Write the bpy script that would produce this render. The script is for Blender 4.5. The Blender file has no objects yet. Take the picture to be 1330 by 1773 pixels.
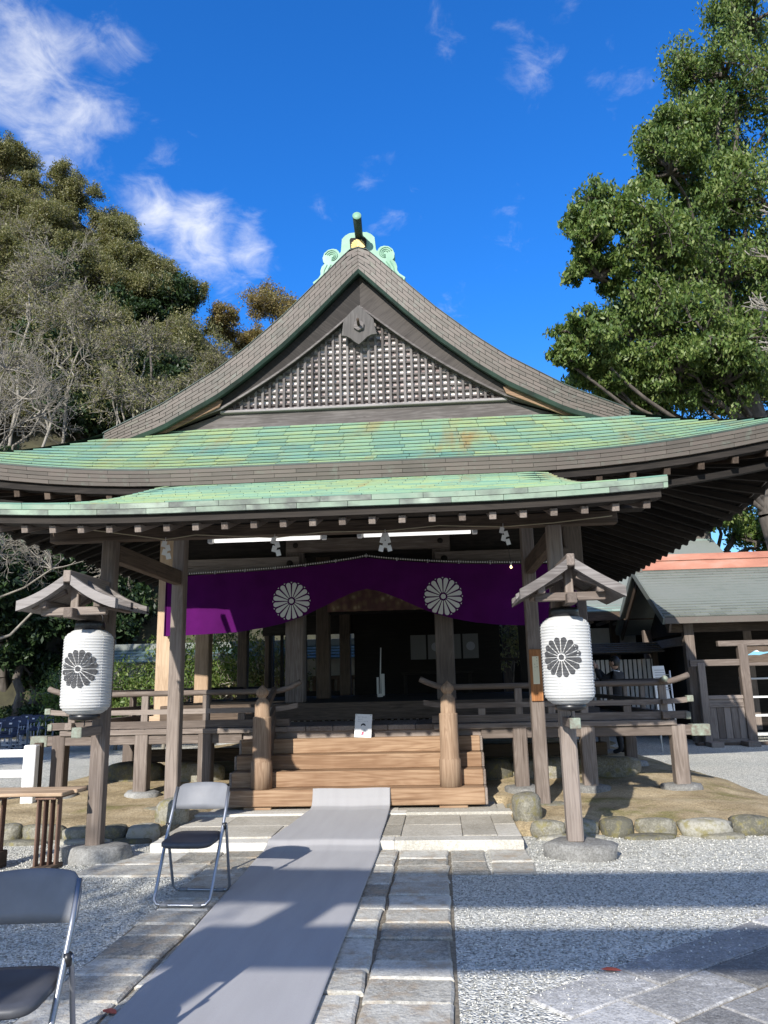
import bpy, math, random
import numpy as np
from math import sin, cos, pi, radians, sqrt, atan2
from mathutils import Matrix, Vector
random.seed(7); RNG = np.random.default_rng(11)
S = bpy.context.scene
COL = S.collection
# ------------------------------------------------------------------ camera
CAMP = Vector((1.035, 0.0, 1.5))
YAW, PITCH, ROLL = radians(3.9), radians(12.5), radians(1.3)
FWD = Vector((-sin(YAW)*cos(PITCH), cos(YAW)*cos(PITCH), sin(PITCH)))
R0 = Vector((cos(YAW), sin(YAW), 0)); U0 = R0.cross(FWD)
RIGHT = R0*cos(ROLL) - U0*sin(ROLL); UP = R0*sin(ROLL) + U0*cos(ROLL)
cd = bpy.data.cameras.new('camera'); cam = bpy.data.objects.new('camera', cd); COL.objects.link(cam)
cd.sensor_fit = 'VERTICAL'; cd.sensor_height = 36; cd.lens = 36*1332/1773; cd.clip_end = 2000
M = Matrix((RIGHT, UP, -FWD)).transposed().to_4x4(); M.translation = CAMP
cam.matrix_world = M
S.camera = cam
FPX = 1332.0
def ray(u, v): return (FWD + RIGHT*((u-665)/FPX) - UP*((v-886.5)/FPX)).normalized()
def at_y(u, v, y): d = ray(u, v); return CAMP + d*((y-CAMP.y)/d.y)
def at_z(u, v, z=0): d = ray(u, v); return CAMP + d*((z-CAMP.z)/d.z)
NPR, NPU, NPF, NPC = (np.array(a[:]) for a in (RIGHT, UP, FWD, CAMP))
def proj(P):
    d = np.asarray(P, float)-NPC; z = np.maximum(d@NPF, .05)
    return 665+FPX*(d@NPR)/z, 886.5-FPX*(d@NPU)/z
# ------------------------------------------------------------------ light
SUN_EL, SUN_AZ = radians(27.3), radians(17.0)      # light travels towards +Y and a little +X
LDIR = Vector((sin(SUN_AZ)*cos(SUN_EL), cos(SUN_AZ)*cos(SUN_EL), -sin(SUN_EL)))
sd = bpy.data.lights.new('sun', 'SUN'); sd.energy = 5.0; sd.angle = radians(0.55); sd.color = (1.0, .955, .89)
sun = bpy.data.objects.new('sun', sd); COL.objects.link(sun); sun.location = (-6, -20, 14)
sun.rotation_euler = LDIR.to_track_quat('-Z', 'Y').to_euler()
W = bpy.data.worlds.new('World'); S.world = W; W.use_nodes = True
S.view_settings.view_transform = 'Standard'; S.view_settings.look = 'None'
S.view_settings.exposure = 0.55; S.view_settings.gamma = 1
S.cycles.max_bounces = 6; S.cycles.diffuse_bounces = 2
# ------------------------------------------------------------------ node helpers
class G:
    def __init__(s, t): s.t = t
    def n(s, typ, ins=None, **pr):
        nd = s.t.nodes.new(typ)
        for k, v in pr.items(): setattr(nd, k, v)
        for k, v in (ins or {}).items():
            if isinstance(v, bpy.types.NodeSocket): s.t.links.new(v, nd.inputs[k])
            else: nd.inputs[k].default_value = v
        return nd
    def noise(s, vec, sc, det=3, rg=.55, dist=0): return s.n('ShaderNodeTexNoise', {'Vector': vec, 'Scale': sc, 'Detail': det, 'Roughness': rg, 'Distortion': dist}).outputs[0]
    def ramp(s, f, stops, interp='LINEAR'):
        r = s.n('ShaderNodeValToRGB', {'Fac': f}); e = r.color_ramp.elements; r.color_ramp.interpolation = interp
        while len(e) < len(stops): e.new(.5)
        for el, (p, c) in zip(e, stops):
            el.position = p; el.color = (*c, 1) if len(c) == 3 else c
        return r.outputs[0]
    def mix(s, f, a, b, mode='MIX'):
        m = s.n('ShaderNodeMix', {0: f}, data_type='RGBA', blend_type=mode)
        for i, v in ((6, a), (7, b)):
            if isinstance(v, bpy.types.NodeSocket): s.t.links.new(v, m.inputs[i])
            else: m.inputs[i].default_value = (*v, 1) if len(v) == 3 else v
        return m.outputs[2]
    def math(s, op, a, b=0, c=0, clamp=False):
        m = s.n('ShaderNodeMath', {0: a, 1: b, 2: c}, operation=op); m.use_clamp = clamp; return m.outputs[0]
    def vmath(s, op, a, b=(0, 0, 0)):
        m = s.n('ShaderNodeVectorMath', {0: a, 1: b}, operation=op); return m.outputs['Value'] if op in ('DOT_PRODUCT', 'LENGTH', 'DISTANCE') else m.outputs[0]
    def mapv(s, v, sc=(1, 1, 1), loc=(0, 0, 0), rot=(0, 0, 0)): return s.n('ShaderNodeMapping', {'Vector': v, 'Scale': sc, 'Location': loc, 'Rotation': rot}).outputs[0]
    def obj(s): return s.n('ShaderNodeTexCoord').outputs['Object']
    def pos(s): return s.n('ShaderNodeNewGeometry').outputs['Position']
    def isl(s): return s.n('ShaderNodeNewGeometry').outputs['Random Per Island']
    def ornd(s): return s.n('ShaderNodeObjectInfo').outputs['Random']
    def rnd(s): return s.math('FRACT', s.math('ADD', s.isl(), s.ornd()))
    def bump(s, h, st=.3, d=.01): return s.n('ShaderNodeBump', {'Height': h, 'Strength': st, 'Distance': d}).outputs[0]
def mat(name, fn=None, col=None, rough=.8, metal=0, **kw):
    m = bpy.data.materials.new(name); m.use_nodes = True; t = m.node_tree; g = G(t)
    p = t.nodes['Principled BSDF']; p.inputs['Roughness'].default_value = rough; p.inputs['Metallic'].default_value = metal
    if col: p.inputs['Base Color'].default_value = (*col, 1)
    if fn:
        r = fn(g)
        for k, v in r.items():
            if isinstance(v, bpy.types.NodeSocket): t.links.new(v, p.inputs[k])
            else: p.inputs[k].default_value = v
    for k, v in kw.items(): p.inputs[k.replace('_', ' ')].default_value = v
    return m
# ------------------------------------------------------------------ sky
def build_world():
    t = W.node_tree; g = G(t); bg = t.nodes['Background']
    sky = g.n('ShaderNodeTexSky', sky_type='NISHITA'); sky.sun_disc = False
    sky.sun_elevation = SUN_EL; sky.sun_rotation = pi + SUN_AZ     # sun stands behind the camera, to the left
    sky.air_density = 1.0; sky.dust_density = .2; sky.ozone_density = 3.0; sky.altitude = 200
    hs = g.n('ShaderNodeHueSaturation', {'Saturation': 1.22, 'Value': 1.0, 'Hue': .497, 'Color': sky.outputs[0]}).outputs[0]
    d = g.n('ShaderNodeTexCoord').outputs['Generated']
    # clouds: thin broken patches in view, more added behind the camera for fill
    sx = g.n('ShaderNodeSeparateXYZ', {0: d})
    el = g.n('ShaderNodeMapRange', {'Value': sx.outputs[2], 'From Min': .08, 'From Max': .5, 'To Min': 0.0, 'To Max': 1.0}); el.interpolation_type = 'SMOOTHSTEP'
    hs = g.mix(1.0, hs, g.mix(el.outputs[0], (.90, 1.0, 1.10), (.45, 1.08, 1.72)), 'MULTIPLY')
    zz = g.math('ADD', g.math('MAXIMUM', sx.outputs[2], 0.0), .22)
    pl = g.n('ShaderNodeCombineXYZ', {0: g.math('DIVIDE', sx.outputs[0], zz), 1: g.math('DIVIDE', sx.outputs[1], zz), 2: 0.0}).outputs[0]
    n1 = g.noise(pl, 3.2, 8, .62, .35); n2 = g.noise(pl, 17, 6, .62, .5); n3 = g.noise(g.mapv(pl, (1, 2.4, 1), rot=(0, 0, .6)), 2.3, 6, .6, .6)
    tex = g.math('ADD', g.math('MULTIPLY', n1, .40), g.math('ADD', g.math('MULTIPLY', n2, .40), g.math('MULTIPLY', n3, .20)))
    m = None
    for (u, v, rad, k) in ((265, 360, 4.6, .9), (345, 395, 5.4, 1.0), (430, 425, 4.2, .8), (355, 450, 4.0, .75), (10, 110, 9, .95), (110, 190, 7.5, .75), (60, 250, 5.5, .7), (170, 90, 5, .55), (930, 60, 8, .47), (770, 40, 5, .43), (1060, 150, 7, .47), (690, 400, 5, .43), (775, 525, 5, .46), (885, 400, 7, .43), (550, 370, 4, .43), (640, 290, 4, .42), (290, 265, 4, .48), (395, 500, 4, .58)):
        dv = ray(u, v); ds = g.vmath('DISTANCE', d, tuple(dv))
        mr = g.n('ShaderNodeMapRange', {'Value': ds, 'From Min': radians(rad), 'From Max': 0.0, 'To Min': 0.0, 'To Max': k}); mr.interpolation_type = 'SMOOTHSTEP'
        m = mr.outputs[0] if m is None else g.math('MAXIMUM', m, mr.outputs[0])
    far = g.n('ShaderNodeMapRange', {'Value': g.noise(pl, 1.3, 2), 'From Min': .30, 'From Max': .56, 'To Min': 0.0, 'To Max': 1.0}).outputs[0]
    beh = g.n('ShaderNodeMapRange', {'Value': sx.outputs[1], 'From Min': .45, 'From Max': -.15, 'To Min': 0.0, 'To Max': 1.0}); beh.interpolation_type = 'SMOOTHSTEP'  # unseen cloud cover behind the camera, added to whiten the fill light
    m = g.math('MAXIMUM', m, g.math('MULTIPLY', far, beh.outputs[0]))
    th = g.math('SUBTRACT', .66, g.math('MULTIPLY', m, .36))
    cr = g.n('ShaderNodeMapRange', {'Value': g.math('SUBTRACT', tex, th), 'From Min': -.03, 'From Max': .33, 'To Min': 0.0, 'To Max': .80}); cr.interpolation_type = 'SMOOTHSTEP'
    cl = g.mix(1.0, (7.6, 7.6, 7.5), (1, 1, 1), 'MULTIPLY')
    out = g.mix(cr.outputs[0], hs, cl)
    t.links.new(out, bg.inputs[0]); bg.inputs[1].default_value = .11
build_world()
# ------------------------------------------------------------------ materials
def wood(name, dark, light, rough=.78, scale=1.0, bump=.3, pos=False, vary=.3, axis='X'):
    def fn(g):
        v = g.pos() if pos else g.obj()
        off = g.n('ShaderNodeCombineXYZ', {0: g.math('MULTIPLY', g.ornd(), 37.0), 1: g.math('MULTIPLY', g.ornd(), 11.0), 2: g.math('MULTIPLY', g.ornd(), 5.0)}).outputs[0]
        if axis != 'X': v = g.mapv(v, rot=(0, pi/2 if axis == 'Z' else axis, 0))
        v = g.vmath('ADD', v, off)
        fine = g.noise(g.mapv(v, (2.2*scale, 60*scale, 60*scale)), 1.0, 4, .6, .4)
        wav = g.noise(g.mapv(v, (.9*scale, 11*scale, 11*scale)), 1.0, 2, .5, 1.6)
        ring = g.math('PINGPONG', g.math('MULTIPLY', wav, 9.0), 1.0)
        blot = g.noise(v, 1.7, 3, .6)
        f = g.math('ADD', g.math('MULTIPLY', fine, .48), g.math('ADD', g.math('MULTIPLY', ring, .14), g.math('MULTIPLY', blot, .38)))
        f = g.math('ADD', f, g.math('MULTIPLY', g.math('SUBTRACT', g.ornd(), .5), vary))
        c = g.ramp(f, [(.18, [a*.7 for a in dark]), (.40, dark), (.66, light), (.95, [min(1, a*1.15) for a in light])])
        crack = g.ramp(g.noise(g.mapv(v, (1.2, 46, 46)), 1.0, 2, .5, .2), [(.24, (.5, .46, .43)), (.31, (1, 1, 1))])
        c = g.mix(1.0, c, crack, 'MULTIPLY')
        return {'Base Color': c, 'Roughness': rough, 'Normal': g.bump(g.math('ADD', fine, g.math('MULTIPLY', ring, .3)), bump, .006), 'Specular IOR Level': .25}
    return mat(name, fn)
WOOD = wood('weathered_wood', (.135, .107, .088), (.245, .203, .172))
WOODG = wood('grey_weathered_wood', (.12, .106, .097), (.25, .228, .212))
WOODL = wood('lattice_wood', (.085, .074, .068), (.175, .158, .148))
WOODB = [wood('bargeboard_wood_%d' % k, (.028, .024, .021), (.066, .057, .05), axis=a_) for k, a_ in enumerate((-.66, .66))]
WOODD = wood('dark_shaded_wood', (.011, .0085, .0065), (.03, .024, .019))  # wood darkened to carry the shade under the eaves and indoors
WOODM = wood('brown_wood', (.055, .039, .028), (.12, .088, .064))
WOODZ = wood('turned_post_wood', (.21, .135, .085), (.34, .24, .16), axis='Z', vary=.1)
WOODS = wood('warm_step_wood', (.21, .122, .068), (.37, .25, .155), scale=.6, vary=.12)
WOODP = wood('pale_new_wood', (.34, .235, .15), (.50, .37, .25), vary=.15)
WOODR = wood('reddish_table_wood', (.10, .055, .038), (.20, .125, .09))
def copper(name, hues, rust=.0, rough=.55, px=True, stain=True):
    def fn(g):
        p = g.pos(); r = g.rnd()
        big = g.noise(g.mapv(p, (.55, .8, .8)), 1.0, 4, .6, .5); med = g.noise(g.mapv(p, (1.6, 2, 2), (9, 3, 1)), 1.6, 4, .65)
        f = g.math('ADD', g.math('MULTIPLY', big, .55), g.math('ADD', g.math('MULTIPLY', med, .3), g.math('MULTIPLY', r, .15)))
        c = g.ramp(f, hues)
        b = g.math('ADD', .86, g.math('MULTIPLY', r, .28)); c = g.mix(1.0, c, g.n('ShaderNodeCombineColor', {0: b, 1: b, 2: b}).outputs[0], 'MULTIPLY')
        if rust:
            st = g.noise(g.mapv(p, (2.6, .35, .35), (4, 0, 0)), 1.0, 5, .65, .5)
            st2 = g.noise(g.mapv(p, (.5, .3, .3), (2.5, 7, 0)), 1.0, 2)
            k = g.math('MULTIPLY', g.ramp(st, [(.52, (0, 0, 0)), (.70, (1, 1, 1))]), g.ramp(st2, [(.47, (0, 0, 0)), (.60, (1, 1, 1))]))
            c = g.mix(g.math('MULTIPLY', k, rust), c, (.30, .17, .055))
        sp = g.noise(g.mapv(p, (9, 9, 9)), 1.0, 5, .7)
        c = g.mix(g.ramp(sp, [(.56, (0, 0, 0)), (.72, (.55, .55, .55))]), c, (.13, .155, .12))
        return {'Base Color': c, 'Roughness': rough, 'Metallic': .0, 'Normal': g.bump(med, .15, .01), 'Specular IOR Level': .45}
    return mat(name, fn)
PATINA = copper('green_patina_copper', [(.26, (.12, .27, .22)), (.40, (.17, .32, .25)), (.52, (.22, .34, .21)), (.62, (.26, .33, .155)), (.74, (.18, .33, .26)), (.88, (.27, .29, .16))], rust=.75)
PATINAP = copper('pale_patina_copper', [(.30, (.12, .25, .17)), (.43, (.26, .34, .25)), (.52, (.10, .11, .095)), (.60, (.30, .36, .28)), (.70, (.11, .115, .10)), (.8, (.17, .29, .18))], rust=.1)
PATINAB = copper('brown_copper', [(.28, (.06, .054, .042)), (.46, (.095, .08, .064)), (.60, (.105, .086, .07)), (.72, (.095, .10, .07)), (.86, (.12, .10, .086))], rust=0)
PATINAV = copper('verge_copper', [(.28, (.06, .056, .04)), (.46, (.092, .074, .056)), (.60, (.10, .078, .062)), (.72, (.085, .10, .064)), (.86, (.118, .094, .076))], rust=0)
PATINAG = copper('grey_green_copper', [(.25, (.105, .122, .105)), (.45, (.155, .17, .148)), (.62, (.17, .182, .162)), (.8, (.135, .16, .13))], rust=0)
PATINAD = mat('dark_green_copper', lambda g: {'Base Color': g.ramp(g.noise(g.pos(), 4, 4), [(.3, (.012, .02, .016)), (.7, (.025, .055, .04))])}, rough=.6)
MINT = mat('mint_copper', lambda g: {'Base Color': g.ramp(g.noise(g.pos(), 3.5, 5, .6), [(.3, (.13, .28, .18)), (.5, (.18, .345, .23)), (.7, (.24, .40, .30))]), 'Normal': g.bump(g.noise(g.pos(), 14, 4), .12, .01)}, rough=.55)
REDCU = mat('red_brown_copper', lambda g: {'Base Color': g.ramp(g.noise(g.mapv(g.pos(), (1, 3, 3)), 1.5, 4), [(.3, (.30, .115, .075)), (.55, (.40, .17, .11)), (.75, (.42, .24, .18))])}, rough=.6)
GOLD = mat('gold_leaf', col=(.50, .36, .11), rough=.5, metal=.2)
PAPER = mat('lantern_paper', lambda g: {'Base Color': g.ramp(g.noise(g.mapv(g.obj(), (3, 3, 9)), 1.2, 4), [(.3, (.44, .435, .415)), (.7, (.50, .496, .478))])}, rough=.75, Subsurface_Weight=.12, Subsurface_Radius=(.05, .04, .03))
INK = mat('lantern_ink', lambda g: {'Base Color': g.ramp(g.noise(g.mapv(g.obj(), (8, 8, 60)), 1.0, 3), [(.3, (.028, .028, .03)), (.75, (.085, .085, .085))])}, rough=.8)
BLACK = mat('black_lacquer', col=(.012, .012, .013), rough=.35)
WIRE = mat('dark_wire', col=(.05, .05, .055), rough=.4, metal=.6)
WHITEP = mat('white_paper', col=(.72, .71, .69), rough=.85)
PURPLE = mat('purple_cloth', lambda g: {'Base Color': g.ramp(g.noise(g.mapv(g.obj(), (1, 1, 1)), 3, 3), [(.3, (.055, .0025, .064)), (.7, (.075, .004, .086))]), 'Normal': g.bump(g.noise(g.mapv(g.obj(), (140, 1, 140)), 1.0, 2), .15, .003), 'Specular IOR Level': .1}, rough=.85)
WHITEC = mat('undyed_cloth', col=(.62, .61, .58), rough=.85)
ROPE = mat('twisted_rope', lambda g: {'Base Color': g.ramp(g.n('ShaderNodeTexWave', {'Vector': g.mapv(g.pos(), (1, 1, 1)), 'Scale': 9.0, 'Distortion': .5}, wave_type='BANDS', bands_direction='X').outputs[1], [(.35, (.02, .015, .02)), (.5, (.55, .53, .48))])}, rough=.9)
PALE = mat('gable_backing', lambda g: {'Base Color': g.ramp(g.n('ShaderNodeTexVoronoi', {'Vector': g.mapv(g.pos(), (1, 1, 1)), 'Scale': 9.0}).outputs[1], [(.2, (.22, .17, .16)), (.45, (.55, .47, .44)), (.8, (.72, .67, .63))])}, rough=.9)
def gran(name, cols, sc=220, bump=.25, rough=.85, blot=2.0, rnd=.18, dirt=None):
    def fn(g):
        p = g.pos(); r = g.ornd()
        f = g.math('ADD', g.math('ADD', g.math('MULTIPLY', g.noise(p, sc, 3, .7), .38), g.math('MULTIPLY', g.noise(p, sc*.33, 4, .75, .6), .38)), g.math('ADD', g.math('MULTIPLY', g.noise(p, blot, 5, .65, .4), .24), g.math('MULTIPLY', g.math('SUBTRACT', r, .5), rnd)))
        c = g.ramp(f, cols)
        h = g.math('ADD', g.noise(p, sc*.3, 5, .7), g.math('MULTIPLY', g.noise(p, blot*7, 4, .65), .8))
        if dirt:
            c = g.mix(g.ramp(g.noise(p, blot*2.3, 5, .65), [(.5, (0, 0, 0)), (.66, (.8, .8, .8))]), c, dirt)
        return {'Base Color': c, 'Roughness': rough, 'Normal': g.bump(h, bump, .012), 'Specular IOR Level': .25}
    return mat(name, fn)
GRANITE = gran('pale_granite', [(.38, (.24, .22, .175)), (.47, (.37, .34, .28)), (.53, (.44, .41, .345)), (.63, (.56, .53, .46))], 110, .4, blot=1.6)
GRANITEW = gran('white_granite', [(.38, (.34, .32, .27)), (.47, (.47, .445, .385)), (.53, (.53, .505, .445)), (.63, (.63, .605, .54))], 110, .45)
SLABS = gran('path_stone', [(.34, (.17, .158, .132)), (.43, (.30, .285, .243)), (.51, (.41, .392, .34)), (.59, (.50, .48, .42)), (.69, (.61, .59, .525))], 80, .8, blot=3.0, rnd=.2, dirt=(.34, .27, .19))
PAVE = gran('dark_paving', [(.37, (.13, .126, .118)), (.47, (.24, .233, .218)), (.54, (.31, .302, .284)), (.62, (.50, .49, .465))], 80, .7, rnd=.2)
ROCK = gran('river_stone', [(.37, (.10, .095, .072)), (.5, (.205, .192, .15)), (.63, (.32, .305, .255))], 60, .5, blot=5, rnd=.35, dirt=(.19, .165, .06))
ROCKG = gran('grey_base_stone', [(.37, (.13, .126, .115)), (.5, (.225, .22, .204)), (.63, (.34, .334, .312))], 70, .5, blot=5, rnd=.2)
def earth_fn(g):
    p = g.pos()
    c = g.ramp(g.noise(p, 2.2, 6, .65, .3), [(.3, (.26, .20, .115)), (.5, (.42, .33, .20)), (.7, (.54, .44, .29))])
    moss = g.ramp(g.noise(p, 1.7, 5, .6), [(.54, (0, 0, 0)), (.68, (.7, .7, .7))])
    c = g.mix(moss, c, (.20, .19, .06))
    sp = g.ramp(g.noise(p, 55, 3, .7), [(.35, (.6, .6, .6)), (.65, (1.15, 1.15, 1.15))]); c = g.mix(1.0, c, sp, 'MULTIPLY')
    return {'Base Color': c, 'Normal': g.bump(g.noise(p, 25, 6, .7), .7, .03), 'Specular IOR Level': .1}
EARTH = mat('bare_earth', earth_fn, rough=.95)
def gravel_fn(g):
    p = g.pos()
    vo = g.n('ShaderNodeTexVoronoi', {'Vector': p, 'Scale': 74.0, 'Randomness': 1.0})
    bw = g.n('ShaderNodeRGBToBW', {0: vo.outputs[1]}).outputs[0]
    c = g.ramp(bw, [(.15, (.25, .24, .21)), (.45, (.47, .46, .41)), (.62, (.60, .585, .525)), (.85, (.74, .72, .65))])
    big = g.ramp(g.noise(p, .8, 4, .6), [(.3, (.86, .88, .88)), (.7, (1.06, 1.05, 1.02))]); c = g.mix(1.0, c, big, 'MULTIPLY')
    h = g.math('SUBTRACT', 1.0, vo.outputs[0]); h2 = g.n('ShaderNodeTexVoronoi', {'Vector': p, 'Scale': 31.0}).outputs[0]
    return {'Base Color': c, 'Normal': g.bump(g.math('SUBTRACT', h, g.math('MULTIPLY', h2, .6)), .75, .014), 'Specular IOR Level': .15}
GRAVEL = mat('grey_gravel', gravel_fn, rough=.95)
PEBBLE = mat('gravel_pebble', lambda g: {'Base Color': g.ramp(g.isl(), [(0, (.22, .215, .19)), (.4, (.43, .425, .38)), (.75, (.62, .605, .545)), (1, (.76, .74, .68))]), 'Specular IOR Level': .2}, rough=.9)
CARPET = mat('grey_felt', lambda g: {'Base Color': g.ramp(g.math('ADD', g.math('MULTIPLY', g.noise(g.pos(), 260, 3, .7), .6), g.math('MULTIPLY', g.noise(g.mapv(g.pos(), (9, 1.2, 1)), 1.0, 3), .4)), [(.3, (.27, .262, .262)), (.7, (.35, .342, .342))]), 'Normal': g.bump(g.noise(g.pos(), 300, 3, .7), .25, .004), 'Specular IOR Level': .15, 'Sheen Weight': .1}, rough=.95)
def leaf(name, cols, trans=.35, rough=.45):
    m = bpy.data.materials.new(name); m.use_nodes = True; t = m.node_tree; g = G(t); p = t.nodes['Principled BSDF']; o = t.nodes['Material Output']
    f = g.math('ADD', g.math('MULTIPLY', g.isl(), .62), g.math('MULTIPLY', g.noise(g.pos(), .55, 2), .38))
    c = g.ramp(f, cols); t.links.new(c, p.inputs['Base Color']); p.inputs['Roughness'].default_value = rough; p.inputs['Specular IOR Level'].default_value = .35
    tr = g.n('ShaderNodeBsdfTranslucent', {'Color': g.mix(1.0, c, (1.25, 1.3, .7), 'MULTIPLY')}); ms = g.n('ShaderNodeMixShader', {0: trans, 1: p.outputs[0], 2: tr.outputs[0]})
    t.links.new(ms.outputs[0], o.inputs[0]); return m
LEAFG = leaf('evergreen_leaf', [(.15, (.045, .085, .02)), (.45, (.105, .165, .04)), (.65, (.16, .215, .055)), (.85, (.25, .29, .10))])
LEAFO = leaf('olive_leaf', [(.15, (.085, .09, .035)), (.45, (.17, .175, .07)), (.65, (.24, .225, .105)), (.85, (.30, .26, .14))])
LEAFB = leaf('brown_leaf', [(.15, (.12, .085, .035)), (.45, (.23, .165, .06)), (.65, (.26, .21, .08)), (.85, (.28, .26, .11))])
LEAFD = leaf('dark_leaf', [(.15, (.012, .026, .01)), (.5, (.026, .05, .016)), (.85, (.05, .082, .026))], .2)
BARK = mat('grey_bark', lambda g: {'Base Color': g.ramp(g.noise(g.mapv(g.pos(), (3, 3, 1)), 2.5, 5), [(.3, (.13, .115, .095)), (.55, (.23, .21, .18)), (.75, (.33, .31, .27))])}, rough=.9)
BARKD = mat('dark_bark', lambda g: {'Base Color': g.ramp(g.noise(g.mapv(g.pos(), (3, 3, 1)), 2.5, 5), [(.3, (.05, .042, .034)), (.7, (.13, .11, .09))])}, rough=.9)
BARKP = mat('pale_twig_bark', lambda g: {'Base Color': g.ramp(g.noise(g.pos(), 3, 4), [(.3, (.15, .132, .105)), (.7, (.29, .265, .22))])}, rough=.9)
STEEL = mat('grey_tube', col=(.30, .31, .33), rough=.32, metal=.75)
SEATG = mat('dark_vinyl', lambda g: {'Base Color': g.ramp(g.noise(g.obj(), 9, 3), [(.3, (.045, .047, .053)), (.7, (.07, .072, .08))])}, rough=.5)
BACKG = mat('grey_plastic', lambda g: {'Base Color': g.ramp(g.noise(g.obj(), 6, 4), [(.3, (.155, .158, .166)), (.7, (.20, .204, .214))]), 'Specular IOR Level': .3}, rough=.5)
NAVY = mat('navy_plastic', col=(.018, .028, .06), rough=.5)
WHITEW = mat('white_painted_wood', lambda g: {'Base Color': g.ramp(g.noise(g.pos(), 8, 5, .65), [(.28, (.40, .38, .34)), (.42, (.68, .68, .67)), (.8, (.76, .76, .75))])}, rough=.6)
VERD = mat('verdigris_cap', lambda g: {'Base Color': g.ramp(g.noise(g.pos(), 14, 5, .7), [(.35, (.13, .105, .08)), (.55, (.20, .22, .17)), (.75, (.27, .34, .27))])}, rough=.7)
TUBE = mat('fluorescent_tube', col=(.85, .85, .83), rough=.4, Emission_Color=(1, .98, .94, 1), Emission_Strength=.75)
LAMPW = mat('lamp_white', col=(.72, .72, .70), rough=.5)
BULB = mat('warm_bulb', col=(.9, .7, .4), Emission_Color=(1, .72, .38, 1), Emission_Strength=2.2)
BROCADE = mat('brocade', lambda g: {'Base Color': g.ramp(g.n('ShaderNodeTexVoronoi', {'Vector': g.pos(), 'Scale': 8.0}).outputs[0], [(.15, (.55, .42, .25)), (.35, (.30, .19, .11)), (.7, (.20, .10, .08))])}, rough=.7)
PLASTER = mat('white_plaster', lambda g: {'Base Color': g.ramp(g.noise(g.pos(), 3, 4), [(.3, (.55, .53, .49)), (.7, (.68, .66, .62))])}, rough=.9)
SKIN = mat('skin', col=(.42, .26, .19), rough=.6)
SUIT = mat('black_suit', col=(.012, .012, .014), rough=.85)
HAIR = mat('black_hair', col=(.01, .009, .008), rough=.5)
REDL = mat('red_leaf', col=(.42, .09, .05), rough=.6)
ORL = mat('orange_leaf', col=(.55, .22, .06), rough=.6)
PRED = mat('red_print', col=(.55, .10, .16), rough=.8)
PBLK = mat('black_print', col=(.03, .03, .035), rough=.8)
PGRY = mat('grey_print', col=(.28, .28, .29), rough=.8)
YPAP = mat('yellowed_paper', col=(.62, .56, .38), rough=.85)
BLUEP = mat('blue_paint', col=(.16, .36, .46), rough=.7)
HILLM = mat('forest_floor', lambda g: {'Base Color': g.ramp(g.noise(g.pos(), 1.5, 6, .65), [(.3, (.025, .022, .014)), (.7, (.075, .07, .035))])}, rough=.95)
# ------------------------------------------------------------------ object helpers
WM = {}
def reg(o, parent, mw):
    COL.objects.link(o); WM[o] = mw
    if parent is not None:
        o.parent = parent; o.matrix_basis = WM[parent].inverted() @ mw
    else: o.matrix_basis = mw
    return o
def tag(o, label=None, cat=None, group=None, kind=None):
    for k, v in (('label', label), ('category', cat), ('group', group), ('kind', kind)):
        if v: o[k] = v
    return o
def empty(name, loc, label=None, cat=None, group=None, rz=0):
    o = bpy.data.objects.new(name, None); o.empty_display_size = .2
    reg(o, None, Matrix.Translation(loc) @ Matrix.Rotation(rz, 4, 'Z')); return tag(o, label, cat, group)
def mesh_obj(name, verts, faces, m, parent=None, mw=None, smooth=False, center=True):
    me = bpy.data.meshes.new(name)
    if mw is None:
        V = np.asarray(verts, float)
        c = (V.min(0)+V.max(0))/2 if center else np.zeros(3)
        V = V-c; mw = Matrix.Translation(c)
        if parent is None and center: pass
        verts = V
    me.from_pydata([tuple(v) for v in verts], [], [tuple(f) for f in faces]); me.update()
    if smooth:
        me.polygons.foreach_set('use_smooth', [True]*len(me.polygons))
    me.materials.append(m)
    return reg(bpy.data.objects.new(name, me), parent, mw)
def big_mesh(name, V, F, m, parent=None, smooth=False):
    V = np.asarray(V, np.float32); F = np.asarray(F, np.int32); k = F.shape[1]
    c = (V.min(0)+V.max(0))/2; V = V-c
    me = bpy.data.meshes.new(name); me.vertices.add(len(V)); me.vertices.foreach_set('co', V.ravel())
    me.loops.add(F.size); me.loops.foreach_set('vertex_index', F.ravel())
    me.polygons.add(len(F)); me.polygons.foreach_set('loop_start', np.arange(0, F.size, k, dtype=np.int32)); me.polygons.foreach_set('loop_total', np.full(len(F), k, np.int32))
    if smooth: me.polygons.foreach_set('use_smooth', np.ones(len(F), bool))
    me.update(calc_edges=True); me.validate(); me.materials.append(m)
    return reg(bpy.data.objects.new(name, me), parent, Matrix.Translation([float(x) for x in c]))
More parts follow.
